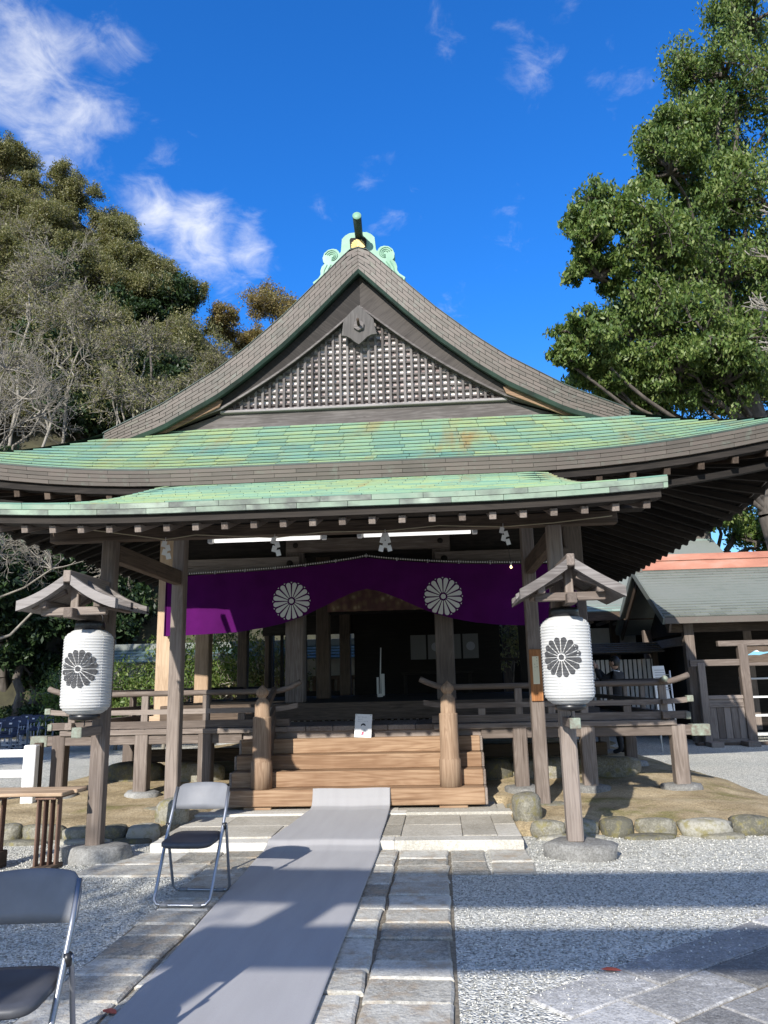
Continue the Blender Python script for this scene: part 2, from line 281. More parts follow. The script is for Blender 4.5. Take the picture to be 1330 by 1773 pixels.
def cbox(lx, ly, lz, c):
    c = min(c, .45*min(lx, ly, lz)); V = []; ix = {}
    for sx in (-1, 1):
        for sy in (-1, 1):
            for sz in (-1, 1):
                for a in range(3):
                    h = [lx/2-c, ly/2-c, lz/2-c]; h[a] += c
                    ix[sx, sy, sz, a] = len(V); V.append((sx*h[0], sy*h[1], sz*h[2]))
    F = []
    s2 = ((-1, -1), (1, -1), (1, 1), (-1, 1))
    for a in range(3):
        b, d = (a+1) % 3, (a+2) % 3
        for s in (-1, 1):
            f = []
            for p, q in s2:
                k = [0, 0, 0]; k[a] = s; k[b] = p; k[d] = q; f.append(ix[(*k, a)])
            F.append(f if s > 0 else f[::-1])
        for p in (-1, 1):
            for q in (-1, 1):
                k0 = [0, 0, 0]; k0[b] = p; k0[d] = q; k1 = list(k0); k0[a] = -1; k1[a] = 1
                f = [ix[(*k0, b)], ix[(*k1, b)], ix[(*k1, d)], ix[(*k0, d)]]
                F.append(f if p*q > 0 else f[::-1])
    for sx in (-1, 1):
        for sy in (-1, 1):
            for sz in (-1, 1):
                f = [ix[sx, sy, sz, 0], ix[sx, sy, sz, 1], ix[sx, sy, sz, 2]]
                F.append(f if sx*sy*sz > 0 else f[::-1])
    return V, F
MESHC = {}
def beam(name, a, b, w, h, m, parent=None, up=(0, 0, 1), ch=.006):
    """a box from a to b, w across, h along 'up'; its grain runs along local X"""
    a, b = Vector(a), Vector(b); x = b-a; L = x.length; x.normalize(); up = Vector(up)
    if abs(x.dot(up)) > .98: up = Vector((0, 1, 0))
    y = up.cross(x).normalized(); z = x.cross(y)
    key = (round(L, 4), round(w, 4), round(h, 4), m.name)
    if key not in MESHC:
        V, F = cbox(L, w, h, ch); me = bpy.data.meshes.new(name); me.from_pydata(V, [], F); me.update(); me.materials.append(m); MESHC[key] = me
    mw = Matrix((x, y, z)).transposed().to_4x4(); mw.translation = (a+b)/2
    return reg(bpy.data.objects.new(name, MESHC[key]), parent, mw)
def box(name, p0, p1, m, parent=None, ch=.006):
    """axis-aligned box, grain along its longest side"""
    p0, p1 = Vector(p0), Vector(p1); d = p1-p0; c = (p0+p1)/2; k = max(range(3), key=lambda i: d[i])
    if k == 0: return beam(name, (p0.x, c.y, c.z), (p1.x, c.y, c.z), d.y, d.z, m, parent, ch=ch)
    if k == 1: return beam(name, (c.x, p0.y, c.z), (c.x, p1.y, c.z), d.x, d.z, m, parent, ch=ch)
    return beam(name, (c.x, c.y, p0.z), (c.x, c.y, p1.z), d.x, d.y, m, parent, up=(0, 1, 0), ch=ch)
def tube_geo(pts, rads, n=8, cap=True):
    P = [Vector(p) for p in pts]; V, F = [], []
    t0 = (P[1]-P[0]).normalized(); ref = Vector((0, 0, 1)) if abs(t0.z) < .9 else Vector((1, 0, 0)); u = t0.cross(ref).normalized()
    for i, p in enumerate(P):
        t = ((P[min(i+1, len(P)-1)]-P[max(i-1, 0)])).normalized(); u = (u - t*u.dot(t)).normalized(); w = t.cross(u)
        r = rads[i] if hasattr(rads, '__len__') else rads
        for k in range(n):
            an = 2*pi*k/n; V.append(tuple(p+u*(r*cos(an))+w*(r*sin(an))))
        if i:
            o = (i-1)*n
            for k in range(n): F.append((o+k, o+(k+1) % n, o+n+(k+1) % n, o+n+k))
    if cap: F.append(tuple(range(n))[::-1]); F.append(tuple(range((len(P)-1)*n, len(P)*n)))
    return V, F
def tube(name, pts, rads, m, parent=None, n=8): V, F = tube_geo(pts, rads, n); return mesh_obj(name, V, F, m, parent, smooth=True)
def lathe(name, prof, c, m, parent=None, n=24, axis=None, smooth=True):
    V, F = [], []
    for r, z in prof:
        for k in range(n): V.append((c[0]+r*cos(2*pi*k/n), c[1]+r*sin(2*pi*k/n), c[2]+z))
    for i in range(len(prof)-1):
        for k in range(n): F.append((i*n+k, i*n+(k+1) % n, (i+1)*n+(k+1) % n, (i+1)*n+k))
    F.append(tuple(range(n))[::-1]); F.append(tuple(range((len(prof)-1)*n, len(prof)*n)))
    return mesh_obj(name, V, F, m, parent, smooth=smooth)
def prism_xz(name, pts, y0, y1, m, parent=None):
    """polygon in the XZ plane, extruded from y0 to y1"""
    n = len(pts); V = [(x, y0, z) for x, z in pts]+[(x, y1, z) for x, z in pts]
    ar = sum(pts[i][0]*pts[(i+1) % n][1]-pts[(i+1) % n][0]*pts[i][1] for i in range(n))
    F = [tuple(range(n)), tuple(range(2*n-1, n-1, -1))]+[(i, i+n, (i+1) % n+n, (i+1) % n) for i in range(n)]
    if ar < 0: F = [f[::-1] for f in F]
    return mesh_obj(name, V, F, m, parent)
def merge(parts):
    V, F = [], []
    for v, f in parts:
        o = len(V); V += list(v); F += [tuple(i+o for i in q) for q in f]
    return V, F
def pieces(name, rest_name, geos, m, parent, limit=300):
    """the largest in view become objects of their own, the rest one joined part"""
    sc = []
    for i, (v, f) in enumerate(geos):
        u, w = proj(np.array(v)); a = (u.max()-u.min())*(w.max()-w.min())
        inside = (u.max() > 0) & (u.min() < 1330) & (w.max() > 0) & (w.min() < 1773); sc.append(a if inside else 0)
    order = sorted(range(len(geos)), key=lambda i: -sc[i]); top = [i for i in order[:limit] if sc[i] > 0]; ts = set(top)
    for i in top: mesh_obj(name, geos[i][0], geos[i][1], m, parent)
    rest = [geos[i] for i in range(len(geos)) if i not in ts]
    if rest:
        V, F = merge(rest); tag(mesh_obj(rest_name, V, F, m, parent), kind='stuff')
def wedge(a, b, c, d, nrm, t):
    """shingle: a,b lower edge, c,d upper edge; lower edge proud by t"""
    n = Vector(nrm)*t; a, b, c, d = map(Vector, (a, b, c, d))
    V = [tuple(a), tuple(b), tuple(c), tuple(d), tuple(a+n), tuple(b+n)]
    return V, [(4, 5, 2, 3), (0, 1, 5, 4), (0, 4, 3), (1, 2, 5)]
def copy_tree(o, parent=None, mw=None):
    c = o.copy(); COL.objects.link(c)
    if parent is None: c.matrix_basis = mw; c.parent = None
    else: c.parent = parent
    for ch in list(o.children): copy_tree(ch, c)
    return c
def rock_geo(c, rx, ry, rz, seed, n=14, m=8, flat=.5, sq=.5):
    rr = random.Random(seed); V, F = [], []
    ph = [rr.uniform(0, 6.28) for _ in range(6)]
    for j in range(m+1):
        th = pi*j/m
        for i in range(n):
            an = 2*pi*i/n; k = 1+.09*sin(2*an+ph[0])+.07*sin(3*an+ph[1]+2*th)+.05*sin(5*an+ph[2]+th*3)+.025*sin(9*an+ph[4]+th*7)
            x = sin(th)**sq*cos(an)*rx*k if th not in (0, pi) else 0; y = sin(th)**sq*sin(an)*ry*k if th not in (0, pi) else 0
            z = cos(th); z = (abs(z)**flat)*(1 if z > 0 else -1)*rz*(1+.06*sin(an+ph[3]))
            V.append((c[0]+x, c[1]+y, c[2]+z))
    for j in range(m):
        for i in range(n): F.append((j*n+i, (j+1)*n+i, (j+1)*n+(i+1) % n, j*n+(i+1) % n))
    return V, F
def petals(n, r_in, r_out, seg=7, gap=.86):
    """chrysanthemum petals in 2D: list of polylines"""
    out = []
    for k in range(n):
        a0 = 2*pi*(k+.5)/n; hw = r_out*sin(pi/n)*gap*.93; rc = r_out-hw
        pl = [(r_in, -r_in*sin(pi/n)*gap*.8)]
        for j in range(seg+1):
            t = -pi/2+pi*j/seg; pl.append((rc+hw*cos(t), hw*sin(t)))
        pl.append((r_in, r_in*sin(pi/n)*gap*.8))
        out.append([(x*cos(a0)-y*sin(a0), x*sin(a0)+y*cos(a0)) for x, y in pl])
    return out
# ================================================================== the ground
RIDGE = sorted([(at_y(u, v, 42.0).x, at_y(u, v, 42.0).z) for u, v in ((-260, 250), (-80, 300), (0, 310), (60, 325), (120, 370), (210, 455), (280, 535), (360, 585), (410, 620), (480, 655), (540, 720), (600, 900), (680, 1180))])
RX, RZ = [p[0] for p in RIDGE], [p[1] for p in RIDGE]
def hill_h(x, y):
    y0 = 25.5+np.clip((x+17)*.35, -2, 5)
    return np.interp(x, RX, RZ)*np.clip((y-y0)/(42.0-y0), 0, 1)**.9
mesh_obj('ground', [(-300, -300, -.012), (300, -300, -.012), (300, 300, -.012), (-300, 300, -.012)], [(0, 1, 2, 3)], HILLM, center=False)['kind'] = 'structure'  # dark ground past the forecourt, unseen behind the camera, added to cut bounced light
mesh_obj('forecourt', [(-17, -2.6, 0), (17, -2.6, 0), (17, 24.5, 0), (-17, 24.5, 0)], [(0, 1, 2, 3)], GRAVEL, center=False)['kind'] = 'structure'
def build_hill():
    xs = np.linspace(-46, 4, 60); ys = np.linspace(20, 60, 50); X, Y = np.meshgrid(xs, ys)
    Z = hill_h(X, Y)+.35*np.sin(X*1.1+Y*.7)*np.cos(Y*.9)*(hill_h(X, Y) > .5)-.06
    V = np.stack([X, Y, Z], -1).reshape(-1, 3); n = len(xs)
    F = [(j*n+i, j*n+i+1, (j+1)*n+i+1, (j+1)*n+i) for j in range(len(ys)-1) for i in range(n-1)]
    tag(big_mesh('hill', V, F, HILLM, smooth=True), kind='structure')
build_hill()
# loose pebbles near the camera
def build_pebbles():
    N = 52000; Y = 3.4+(RNG.random(N)**1.25)*7.2; X = -3.6+RNG.random(N)*9.4
    keep = ~(((X > -1.0) & (X < 1.06) & (Y < 7.5)) | ((np.abs(X) < 1.75) & (Y > 6.55)) | ((Y > 8.05) & (X < 5.2)))
    dd = (X-1.389)*.62-(Y-4.112)*.785; keep &= ~((dd > .0) & (RNG.random(N) < np.clip(.45+dd*2.2, 0, 1.0)))
    X, Y = X[keep], Y[keep]; N = len(X); s = .004+.006*RNG.random(N)**1.5
    base = np.array([(1, 0, 0), (-.5, .87, 0), (-.5, -.87, 0), (0, 0, .8), (0, 0, -.8)], float)
    an = RNG.random(N)*6.28; el = .7+.6*RNG.random((N, 3))
    B = base[None]*el[:, None, :]*s[:, None, None]; ca, sa = np.cos(an)[:, None], np.sin(an)[:, None]
    V = np.stack([B[..., 0]*ca-B[..., 1]*sa+X[:, None], B[..., 0]*sa+B[..., 1]*ca+Y[:, None], B[..., 2]+np.where(dd[keep] > 0, .014, .004)[:, None]], -1)
    f = np.array([(0, 1, 3), (1, 2, 3), (2, 0, 3), (1, 0, 4), (2, 1, 4), (0, 2, 4)])
    F = (f[None]+5*np.arange(N)[:, None, None]).reshape(-1, 3)
    tag(big_mesh('gravel', V.reshape(-1, 3), F, PEBBLE), 'loose grey gravel spread over the forecourt', 'gravel', kind='stuff')
build_pebbles()
def slab(name, x0, x1, y0, y1, z0, z1, m, parent, ch=.012, jit=.012, rot=0, c=(0, 0)):
    """hand-cut paving slab with uneven edges and a chamfer"""
    j = lambda: random.uniform(-jit, jit)
    nx = 4; ring = []
    def lerp(a, b, t): return (a[0]+(b[0]-a[0])*t, a[1]+(b[1]-a[1])*t)
    co = [(x0+j(), y0+j()), (x1+j(), y0+j()), (x1+j(), y1+j()), (x0+j(), y1+j())]
    for k in range(4):
        for i in range(3):
            p = lerp(co[k], co[(k+1) % 4], i/3); ring.append((p[0]+j()*.5*(i > 0), p[1]+j()*.5*(i > 0)))
    cx, cy = (x0+x1)/2, (y0+y1)/2
    dz = random.uniform(-.004, .004); tz = random.uniform(-.003, .003)
    V = []
    for lev, sh in ((z0, 0), (z1-ch*.8+dz, 0), (z1+dz, ch)):
        for p in ring:
            dx, dy = p[0]-cx, p[1]-cy; L = sqrt(dx*dx+dy*dy)
            V.append((p[0]-dx/L*sh*1.3, p[1]-dy/L*sh*1.3, lev+(tz*dx if lev != z0 else 0)))
    n = len(ring); F = []
    for l in range(2): F += [(l*n+i, l*n+(i+1) % n, (l+1)*n+(i+1) % n, (l+1)*n+i) for i in range(n)]
    F.append(tuple(range(2*n, 3*n)))
    if rot:
        cr, sr = cos(rot), sin(rot); V = [(c[0]+x*cr-y*sr, c[1]+x*sr+y*cr, z) for x, y, z in V]
    return mesh_obj(name, V, F, m, parent)
path = mesh_obj('stone_path', [(-1.0, 0, .002), (1.06, 0, .002), (1.06, 7.45, .002), (-1.0, 7.45, .002)], [(0, 1, 2, 3)], mat('path_joint_earth', lambda g: {'Base Color': g.ramp(g.noise(g.pos(), 30, 4, .7), [(.3, (.10, .085, .06)), (.7, (.26, .22, .16))]), 'Normal': g.bump(g.noise(g.pos(), 80, 3), .5, .01)}, rough=.95)); path['kind'] = 'structure'
for (x0, x1) in ((-.985, -.60), (-.575, .0), (.02, .585), (.61, 1.035)):
    y = 7.44
    while y > 1.6:
        L = random.choice((.22, .27, .31, .34, .38)) if y > 4.5 else random.uniform(.28, .4)
        slab('path_slab', x0, x1, y-L+.018, y, -.05, .022, SLABS, path); y -= L
for sx in (-1, 1):
    for (a, b) in ((1.06, 1.36), (1.385, 1.74)):
        if sx < 0: a, b = a-.05, b+.3*(b > 1.5)
        for (y0, y1) in ((6.99, 7.44), (6.58, 6.97)):
            slab('path_slab', min(sx*a, sx*b), max(sx*a, sx*b), y0, y1, -.05, .016, SLABS, path)
land = mesh_obj('stone_landing', [(-1.7, 7.5, -.02), (1.7, 7.5, -.02), (1.7, 9.6, -.02), (-1.7, 9.6, -.02), (-1.7, 7.5, .07), (1.7, 7.5, .07), (1.7, 9.6, .09), (-1.7, 9.6, .09)], [(4, 5, 6, 7), (0, 1, 5, 4), (1, 2, 6, 5), (3, 0, 4, 7)], GRANITE); land['kind'] = 'structure'
for i, (a, b) in enumerate(((-1.72, -.62), (-.615, .55), (.555, 1.72))): slab('kerb_stone', a, b, 7.46, 7.66, -.04, .092, GRANITEW, land, .008, .004)
for (y0, y1, off) in ((7.665, 8.25, 0), (8.255, 8.83, .12)):
    xs = [-1.72, -1.25, -.62, .0, .60, 1.18, 1.50, 1.72] if not off else [-1.72, -1.25, -.55, .05, .60, 1.18, 1.50, 1.72]
    for a, b in zip(xs, xs[1:]): slab('landing_slab', a+.003, b-.003, y0+.003, y1-.003, .0, .098, GRANITE, land, .004, .002)
for a, b in ((-1.74, -.4), (-.397, .6), (.603, 1.74)): slab('kerb_stone', a, b, 8.835, 9.04, -.04, .118, GRANITEW, land, .008, .004)
for a, b in ((-1.6, -.5), (-.497, .5), (.503, 1.6)): slab('landing_slab', a, b, 9.043, 9.6, .0, .112, GRANITE, land, .004, .002)
# diagonal paving
dp = mesh_obj('diagonal_paving', [(1.2, 3.7, .003), (1.55, 3.6, .003), (5, 6.2, .003), (5, 2, .003), (1.4, 1.2, .003), (.95, 3.2, .003)], [(5, 4, 3, 2, 1, 0)], path.data.materials[0]); dp['kind'] = 'structure'
for k in range(-1, 9):
    for i in range(-3, 8):
        off = .0 if k % 2 == 0 else .30
        a0 = i*.64+off; cx = 1.828+cos(.668)*(a0+.3)+.62*(k*.305+.15); cy = 4.117+sin(.668)*(a0+.3)-.785*(k*.305+.15)
        if cy < 1.0 or cx < 1.22 or cx > 5: continue
        if k == -1 and i < -1: continue
        slab('paving_slab', a0+.008, a0+.632, -(k+1)*.305+.008, -k*.305-.008, -.05, .012, PAVE, dp, .008, .006, rot=.668, c=(1.828, 4.117))
# raised earth under the hall with its edging of round stones
def earth_h(x, y):
    e = np.clip((y-8.1)/1.1, 0, 1); s = np.clip((5.0-np.abs(x)-np.maximum(0, y-11)*.06)/.9, 0, 1)
    h = (.10*np.minimum(1, e*8)+.06*e+.10*np.clip((y-9.6)/1.6, 0, 1))*np.sqrt(s)
    return np.where((np.abs(x) < 1.7) & (y < 9.6), -.05, h)
def build_earth():
    xs = np.linspace(-5.05, 5.05, 90); ys = np.concatenate([np.linspace(8.02, 12, 50), np.linspace(12.3, 20, 14)]); X, Y = np.meshgrid(xs, ys)
    Z = earth_h(X, Y)+.012*np.sin(X*5+Y*3)*np.cos(Y*7-X*2)-.004
    V = np.stack([X, Y, Z], -1).reshape(-1, 3); n = len(xs)
    F = [(j*n+i, j*n+i+1, (j+1)*n+i+1, (j+1)*n+i) for j in range(len(ys)-1) for i in range(n-1)]
    return tag(big_mesh('earth_platform', V, F, EARTH, smooth=True), kind='structure')
earth = build_earth()
def eh(x, y): return float(earth_h(np.array(x), np.array(y)))
def edging():
    k = 0
    for sx in (-1, 1):
        x = 1.86
        while x < 5.0:
            w = random.uniform(.13, .25); V, F = rock_geo((sx*(x+w), 8.12+random.uniform(-.03, .03)+(.1 if x > 4.6 else 0), .06), w*.98, .13, random.uniform(.075, .11), k, sq=.6); k += 1
            mesh_obj('edging_stone', V, F, ROCK, earth, smooth=True); x += 2*w+.004
    for sx in (-1, 1):       # lower, half-buried second course
        x = 1.9
        while x < 4.9:
            w = random.uniform(.2, .34); V, F = rock_geo((sx*(x+w), 7.98+random.uniform(-.03, .02), .0), w, .10, .04, k); k += 1
            mesh_obj('edging_stone', V, F, ROCK, earth, smooth=True); x += 2*w+random.uniform(.0, .25)
    for (x, y, w) in ((1.86, 8.5, .16), (-1.86, 8.5, .16), (2.3, 10.9, .4), (3.2, 11.0, .45), (-2.4, 11.0, .4), (-3.3, 11.1, .4), (1.6, 10.9, .35)):
        V, F = rock_geo((x, y, eh(x, y)+.06), w, .2, .17, k); k += 1; mesh_obj('field_stone', V, F, ROCK, earth, smooth=True)
edging()
# felt runner
def runner():
    st = [(9.138, .335, -.47, .41), (9.134, .30, -.47, .41), (9.12, .22, -.472, .41), (9.08, .15, -.475, .41), (8.97, .128, -.48, .41), (8.83, .124, -.50, .412), (8.3, .106, -.55, .418), (7.68, .104, -.60, .422), (7.47, .099, -.612, .423), (7.42, .06, -.615, .423), (7.30, .032, -.62, .423), (7.0, .030, -.615, .422), (6.2, .031, -.59, .418), (5.5, .030, -.565, .414), (4.6, .031, -.535, .408), (3.85, .030, -.51, .404), (2.8, .03, -.48, .40), (1.2, .03, -.44, .39)]
    V, F = [], []; nx = 14
    for i, (y, z, a, b) in enumerate(st):
        for j in range(nx+1):
            t = j/nx; V.append((a+(b-a)*t, y, z+.006+.003*sin(t*9+y*2.1)+(.004*sin(y*5+t*3) if y < 7 else 0)))
    for i in range(len(st)-1):
        for j in range(nx): F.append((i*(nx+1)+j, (i+1)*(nx+1)+j, (i+1)*(nx+1)+j+1, i*(nx+1)+j+1))
    o = mesh_obj('felt_runner', V, F, CARPET, smooth=True)
    md = o.modifiers.new('sub', 'SUBSURF'); md.levels = md.render_levels = 2; md.subdivision_type = 'SIMPLE'
    sm = o.modifiers.new('thick', 'SOLIDIFY'); sm.thickness = .005; sm.offset = 1
    tag(o, 'long grey felt runner laid from the wooden steps along the stone path', 'runner')
runner()
# ================================================================== the shrine hall
H = empty('shrine_hall', (0, 10.5, 0), 'wooden shrine hall with green copper roof, lattice gable and stepped porch', 'shrine')
# ---- porch pillars, inner posts
PX, PY = 2.135, 7.2
for sx in (-1, 1):
    box('porch_pillar', (sx*PX-.068, PY-.068, .12), (sx*PX+.068, PY+.068, 2.93), WOOD, H, .018)
    box('inner_post', (sx*2.115-.075, 9.1, .13), (sx*2.115+.075, 9.25, 3.30), WOOD, H, .012)
    beam('tie_beam', (sx*2.13, PY+.1, 2.80), (sx*2.12, 9.1, 2.80), .10, .17, WOODM, H)
    V, F = rock_geo((sx*PX+(.05 if sx > 0 else .02), PY+.0, .03), .285, .22, .105, 40+sx, 20, 10, .3, .35); mesh_obj('base_stone', V, F, ROCKG, earth, smooth=True)
    V, F = rock_geo((sx*2.1+.0, 9.18, .06), .34, .20, .10, 50+sx, 16, 8, .3, .4); mesh_obj('base_stone', V, F, ROCK, earth, smooth=True)
box('porch_purlin', (-2.98, 7.08, 3.02), (2.98, 7.26, 3.20), WOODD, H)
box('head_beam', (-2.72, 7.12, 2.90), (2.72, 7.24, 3.017), WOODM, H)
# ---- porch roof
def porch_half(y): return np.interp(y, [6.2, 6.45, 6.8, 7.3, 8.0, 9.0], [2.93, 2.82, 2.68, 2.56, 2.46, 2.40])
def porch_z(x, y):
    d = (y-6.2); ax = abs(x)
    return 3.03+.27*d+.018*d*d+.055*max(0, (ax-1.2)/1.7)**2*max(0, 1-d/1.6)-max(0, (ax-2.2))*.13*min(1, d*1.2)
def roof_slab(name, half, zf, y0, y1, th, m, parent, ny=10, nx=24):
    V, F = [], []
    for lev in (0, 1):
        for j in range(ny+1):
            y = y0+(y1-y0)*j/ny; h = float(half(y))
            for i in range(nx+1):
                x = -h+2*h*i/nx; V.append((x, y, zf(x, y)-lev*th))
    n = nx+1; o = (ny+1)*n
    for j in range(ny):
        for i in range(nx):
            q = (j*n+i, j*n+i+1, (j+1)*n+i+1, (j+1)*n+i); F.append(q); F.append(tuple(o+k for k in q[::-1]))
    for i in range(nx): F.append((i, o+i, o+i+1, i+1)); k = ny*n+i; F.append((k, k+1, o+k+1, o+k))
    for j in range(ny): F.append((j*n, (j+1)*n, o+(j+1)*n, o+j*n)); k = j*n+nx; F.append((k, o+k, o+k+n, k+n))
    return mesh_obj(name, V, F, m, parent)
pr = roof_slab('porch_roof', porch_half, porch_z, 6.215, 9.05, .08, PATINAD, H)
def porch_shingles():
    g = []; y = 6.2; row = 0
    while y < 8.98:
        y1 = y+.131; h0 = float(porch_half(y)); w = .42; x = -h0-(row % 2)*w*.5
        while x < h0:
            a, b = max(x, -h0)+.003, min(x+w, h0)-.003
            if b-a > .04:
                h1 = float(porch_half(y1)); ca, cb = max(a, -h1), min(b, h1)
                g.append(wedge((a, y, porch_z(a, y)+.004), (b, y, porch_z(b, y)+.004), (cb, y1, porch_z(cb, y1)+.003), (ca, y1, porch_z(ca, y1)+.003), (0, -.25, .97), .011))
            x += w
        y += .145; row += 1
    pieces('shingle', 'shingle_courses', g, PATINA, pr)
    f = []
    for r, (zt, zb) in enumerate(((.0, -.043), (-.045, -.088))):
        x = -2.93-(r % 2)*.2
        while x < 2.93:
            a, b = max(x, -2.93)+.002, min(x+.43, 2.93)-.002
            if b-a > .03:
                za, zb_ = porch_z(a, 6.2), porch_z(b, 6.2); y0 = 6.19+r*.012
                f.append(([(a, y0, za+zt), (b, y0, zb_+zt), (b, y0+.006, zb_+zb), (a, y0+.006, za+zb), (a, y0+.05, za+zt), (b, y0+.05, zb_+zt), (b, y0+.05, zb_+zb), (a, y0+.05, za+zb)], [(3, 2, 1, 0), (0, 1, 5, 4), (2, 3, 7, 6), (1, 2, 6, 5), (0, 4, 7, 3)]))
            x += .43
    pieces('edge_plate', 'edge_plates', f, PATINAP, pr)
porch_shingles()
def curved_board(name, zf, xs, y0, y1, zt, zb, m, parent):
    V, F = [], []
    for x in xs:
        z = zf(x); V += [(x, y0, z+zt), (x, y1, z+zt), (x, y1, z+zb), (x, y0, z+zb)]
    for i in range(len(xs)-1):
        for k in range(4): F.append((4*i+k, 4*i+(k+1) % 4, 4*i+4+(k+1) % 4, 4*i+4+k))
    F += [(0, 3, 2, 1), tuple(4*(len(xs)-1)+k for k in range(4))]
    return mesh_obj(name, V, F, m, parent)
xs = list(np.linspace(-2.88, 2.88, 30))
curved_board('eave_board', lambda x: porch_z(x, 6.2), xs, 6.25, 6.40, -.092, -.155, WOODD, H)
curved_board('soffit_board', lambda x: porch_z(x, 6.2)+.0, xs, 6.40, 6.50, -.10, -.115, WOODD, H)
x = -2.78
while x < 2.8:
    z = porch_z(x, 6.2)
    beam('rafter', (x, 6.31, z-.195), (x, 9.0, porch_z(x, 9.0)-.19), .058, .066, WOOD, H, ch=.004); x += .2525
V, F = [], []
for (y, dz) in ((6.42, -.13), (9.05, -.13)):
    for x in (-2.7, 2.7): V.append((x, y, porch_z(0, y)+dz))
mesh_obj('porch_ceiling', V, [(0, 1, 3, 2)], WOODD, H)
for sx in (-1, 1): beam('porch_bargeboard', (sx*2.80, 6.32, 2.985), (sx*2.42, 8.9, 3.70), .06, .16, WOODM, H)
# ---- main roof
YE, XE, YG, YB = 8.9, 5.6, 10.62, 20.0
PROF = [(0, 8.03), (.14, 7.99), (.70, 7.42), (1.16, 6.96), (1.72, 6.47), (2.17, 6.13), (3.0, 5.62), (3.83, 5.235), (4.6, 4.72), (5.6, 4.11)]
PXS, PZS = [p[0] for p in PROF], [p[1] for p in PROF]
def side_z(x): return float(np.interp(abs(x), PXS, PZS))
def upt(x): return .27*max(0, (abs(x)-2)/3)**2
def skirt_z(x, d): return 4.11+.50*d+.045*d*d+upt(x)*max(0, 1-d/2.4)**1.2
def hip_x(d): return XE-d*.99
def main_roof():
    V, F = [], []
    # front skirt
    nx = 48; ds = np.linspace(0, 2.15, 12)
    for d in ds:
        h = hip_x(d)
        for i in range(nx+1):
            x = -h+2*h*i/nx; V.append((x, YE+d+.004, skirt_z(x, d)-.022))
    n = nx+1
    for j in range(len(ds)-1):
        for i in range(nx): F.append((j*n+i, j*n+i+1, (j+1)*n+i+1, (j+1)*n+i))
    # long side slopes
    for s in (-1, 1):
        xs_ = sorted(set(list(np.linspace(0, 5.6, 26))+[3.83])); o = len(V); ny = 12
        for x in xs_:
            y0 = YG if x <= 3.83 else YE+(XE-x)*1.01
            for j in range(ny+1):
                y = y0+(YB-y0)*j/ny
                z = side_z(x)
                if x > 3.83:
                    lift = upt(5.6)*max(0, 1-(y-y0)/3.0)**2*((x-3.83)/1.77)**2
                    z += lift
                V.append((s*x, y, z))
        m_ = ny+1
        for i in range(len(xs_)-1):
            for j in range(ny):
                q = (o+i*m_+j, o+(i+1)*m_+j, o+(i+1)*m_+j+1, o+i*m_+j+1); F.append(q if s > 0 else q[::-1])
    # back gable closed
    o = len(V); bp = [(-x, z) for x, z in PROF[::-1]]+PROF[1:]
    V += [(x, YB, z) for x, z in bp]; F.append(tuple(range(o, o+len(bp))))
    return mesh_obj('main_roof', V, F, PATINAD, H)
mr = main_roof()
def skirt_shingles():
    g = []; ncr = 12; row = 0; L = 2.12; ex = L/ncr
    for r in range(ncr):
        d0, d1 = r*ex, (r+1)*ex-.016; w = .40; h = hip_x(d0); x = -h-(r % 2)*w*.5-random.uniform(0, .1)
        while x < h:
            a, b = max(x, -h)+.003, min(x+w, h)-.003
            if b-a > .04:
                h1 = hip_x(d1); ca, cb = max(a, -h1), min(b, h1); e = random.uniform(0, .004)
                g.append(wedge((a, YE+d0-.01, skirt_z(a, d0)+.003), (b, YE+d0-.01, skirt_z(b, d0)+.003), (cb, YE+d1, skirt_z(cb, d1)+.002), (ca, YE+d1, skirt_z(ca, d1)+.002), (0, -.45, .89), .014+e))
            x += w
    pieces('shingle', 'shingle_courses', g, PATINA, mr)
    f = []
    for r in range(4):
        zt, zb = -.008-r*.047, -.008-(r+1)*.047+.003; x = -5.58-(r % 2)*.25; y0 = YE-.012+r*.016
        while x < 5.58:
            a, b = max(x, -5.58)+.002, min(x+.52, 5.58)-.002
            if b-a > .03:
                za, zb_ = skirt_z(a, 0), skirt_z(b, 0)
                f.append(([(a, y0, za+zt), (b, y0, zb_+zt), (b, y0+.008, zb_+zb), (a, y0+.008, za+zb), (a, y0+.08, za+zt), (b, y0+.08, zb_+zt), (b, y0+.08, zb_+zb), (a, y0+.08, za+zb)], [(3, 2, 1, 0), (0, 1, 5, 4), (2, 3, 7, 6), (1, 2, 6, 5), (0, 4, 7, 3)]))
            x += .52
    pieces('edge_plate', 'edge_plates', f, PATINAB, mr)
skirt_shingles()
xs = list(np.linspace(-5.5, 5.5, 60))
curved_board('eave_trim', lambda x: skirt_z(x, 0), xs, YE-.016, YE+.06, .012, -.008, PATINAD, H)
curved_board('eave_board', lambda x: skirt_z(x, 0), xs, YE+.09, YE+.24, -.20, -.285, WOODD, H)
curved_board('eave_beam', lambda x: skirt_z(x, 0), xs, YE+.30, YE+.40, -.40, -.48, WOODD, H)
x = -5.4
while x < 5.45:
    z = skirt_z(x, 0); beam('rafter', (x, YE+.13, z-.335), (x, 11.5, z*.0+4.11+.55), .075, .085, WOODM, H, ch=.004); x += .40
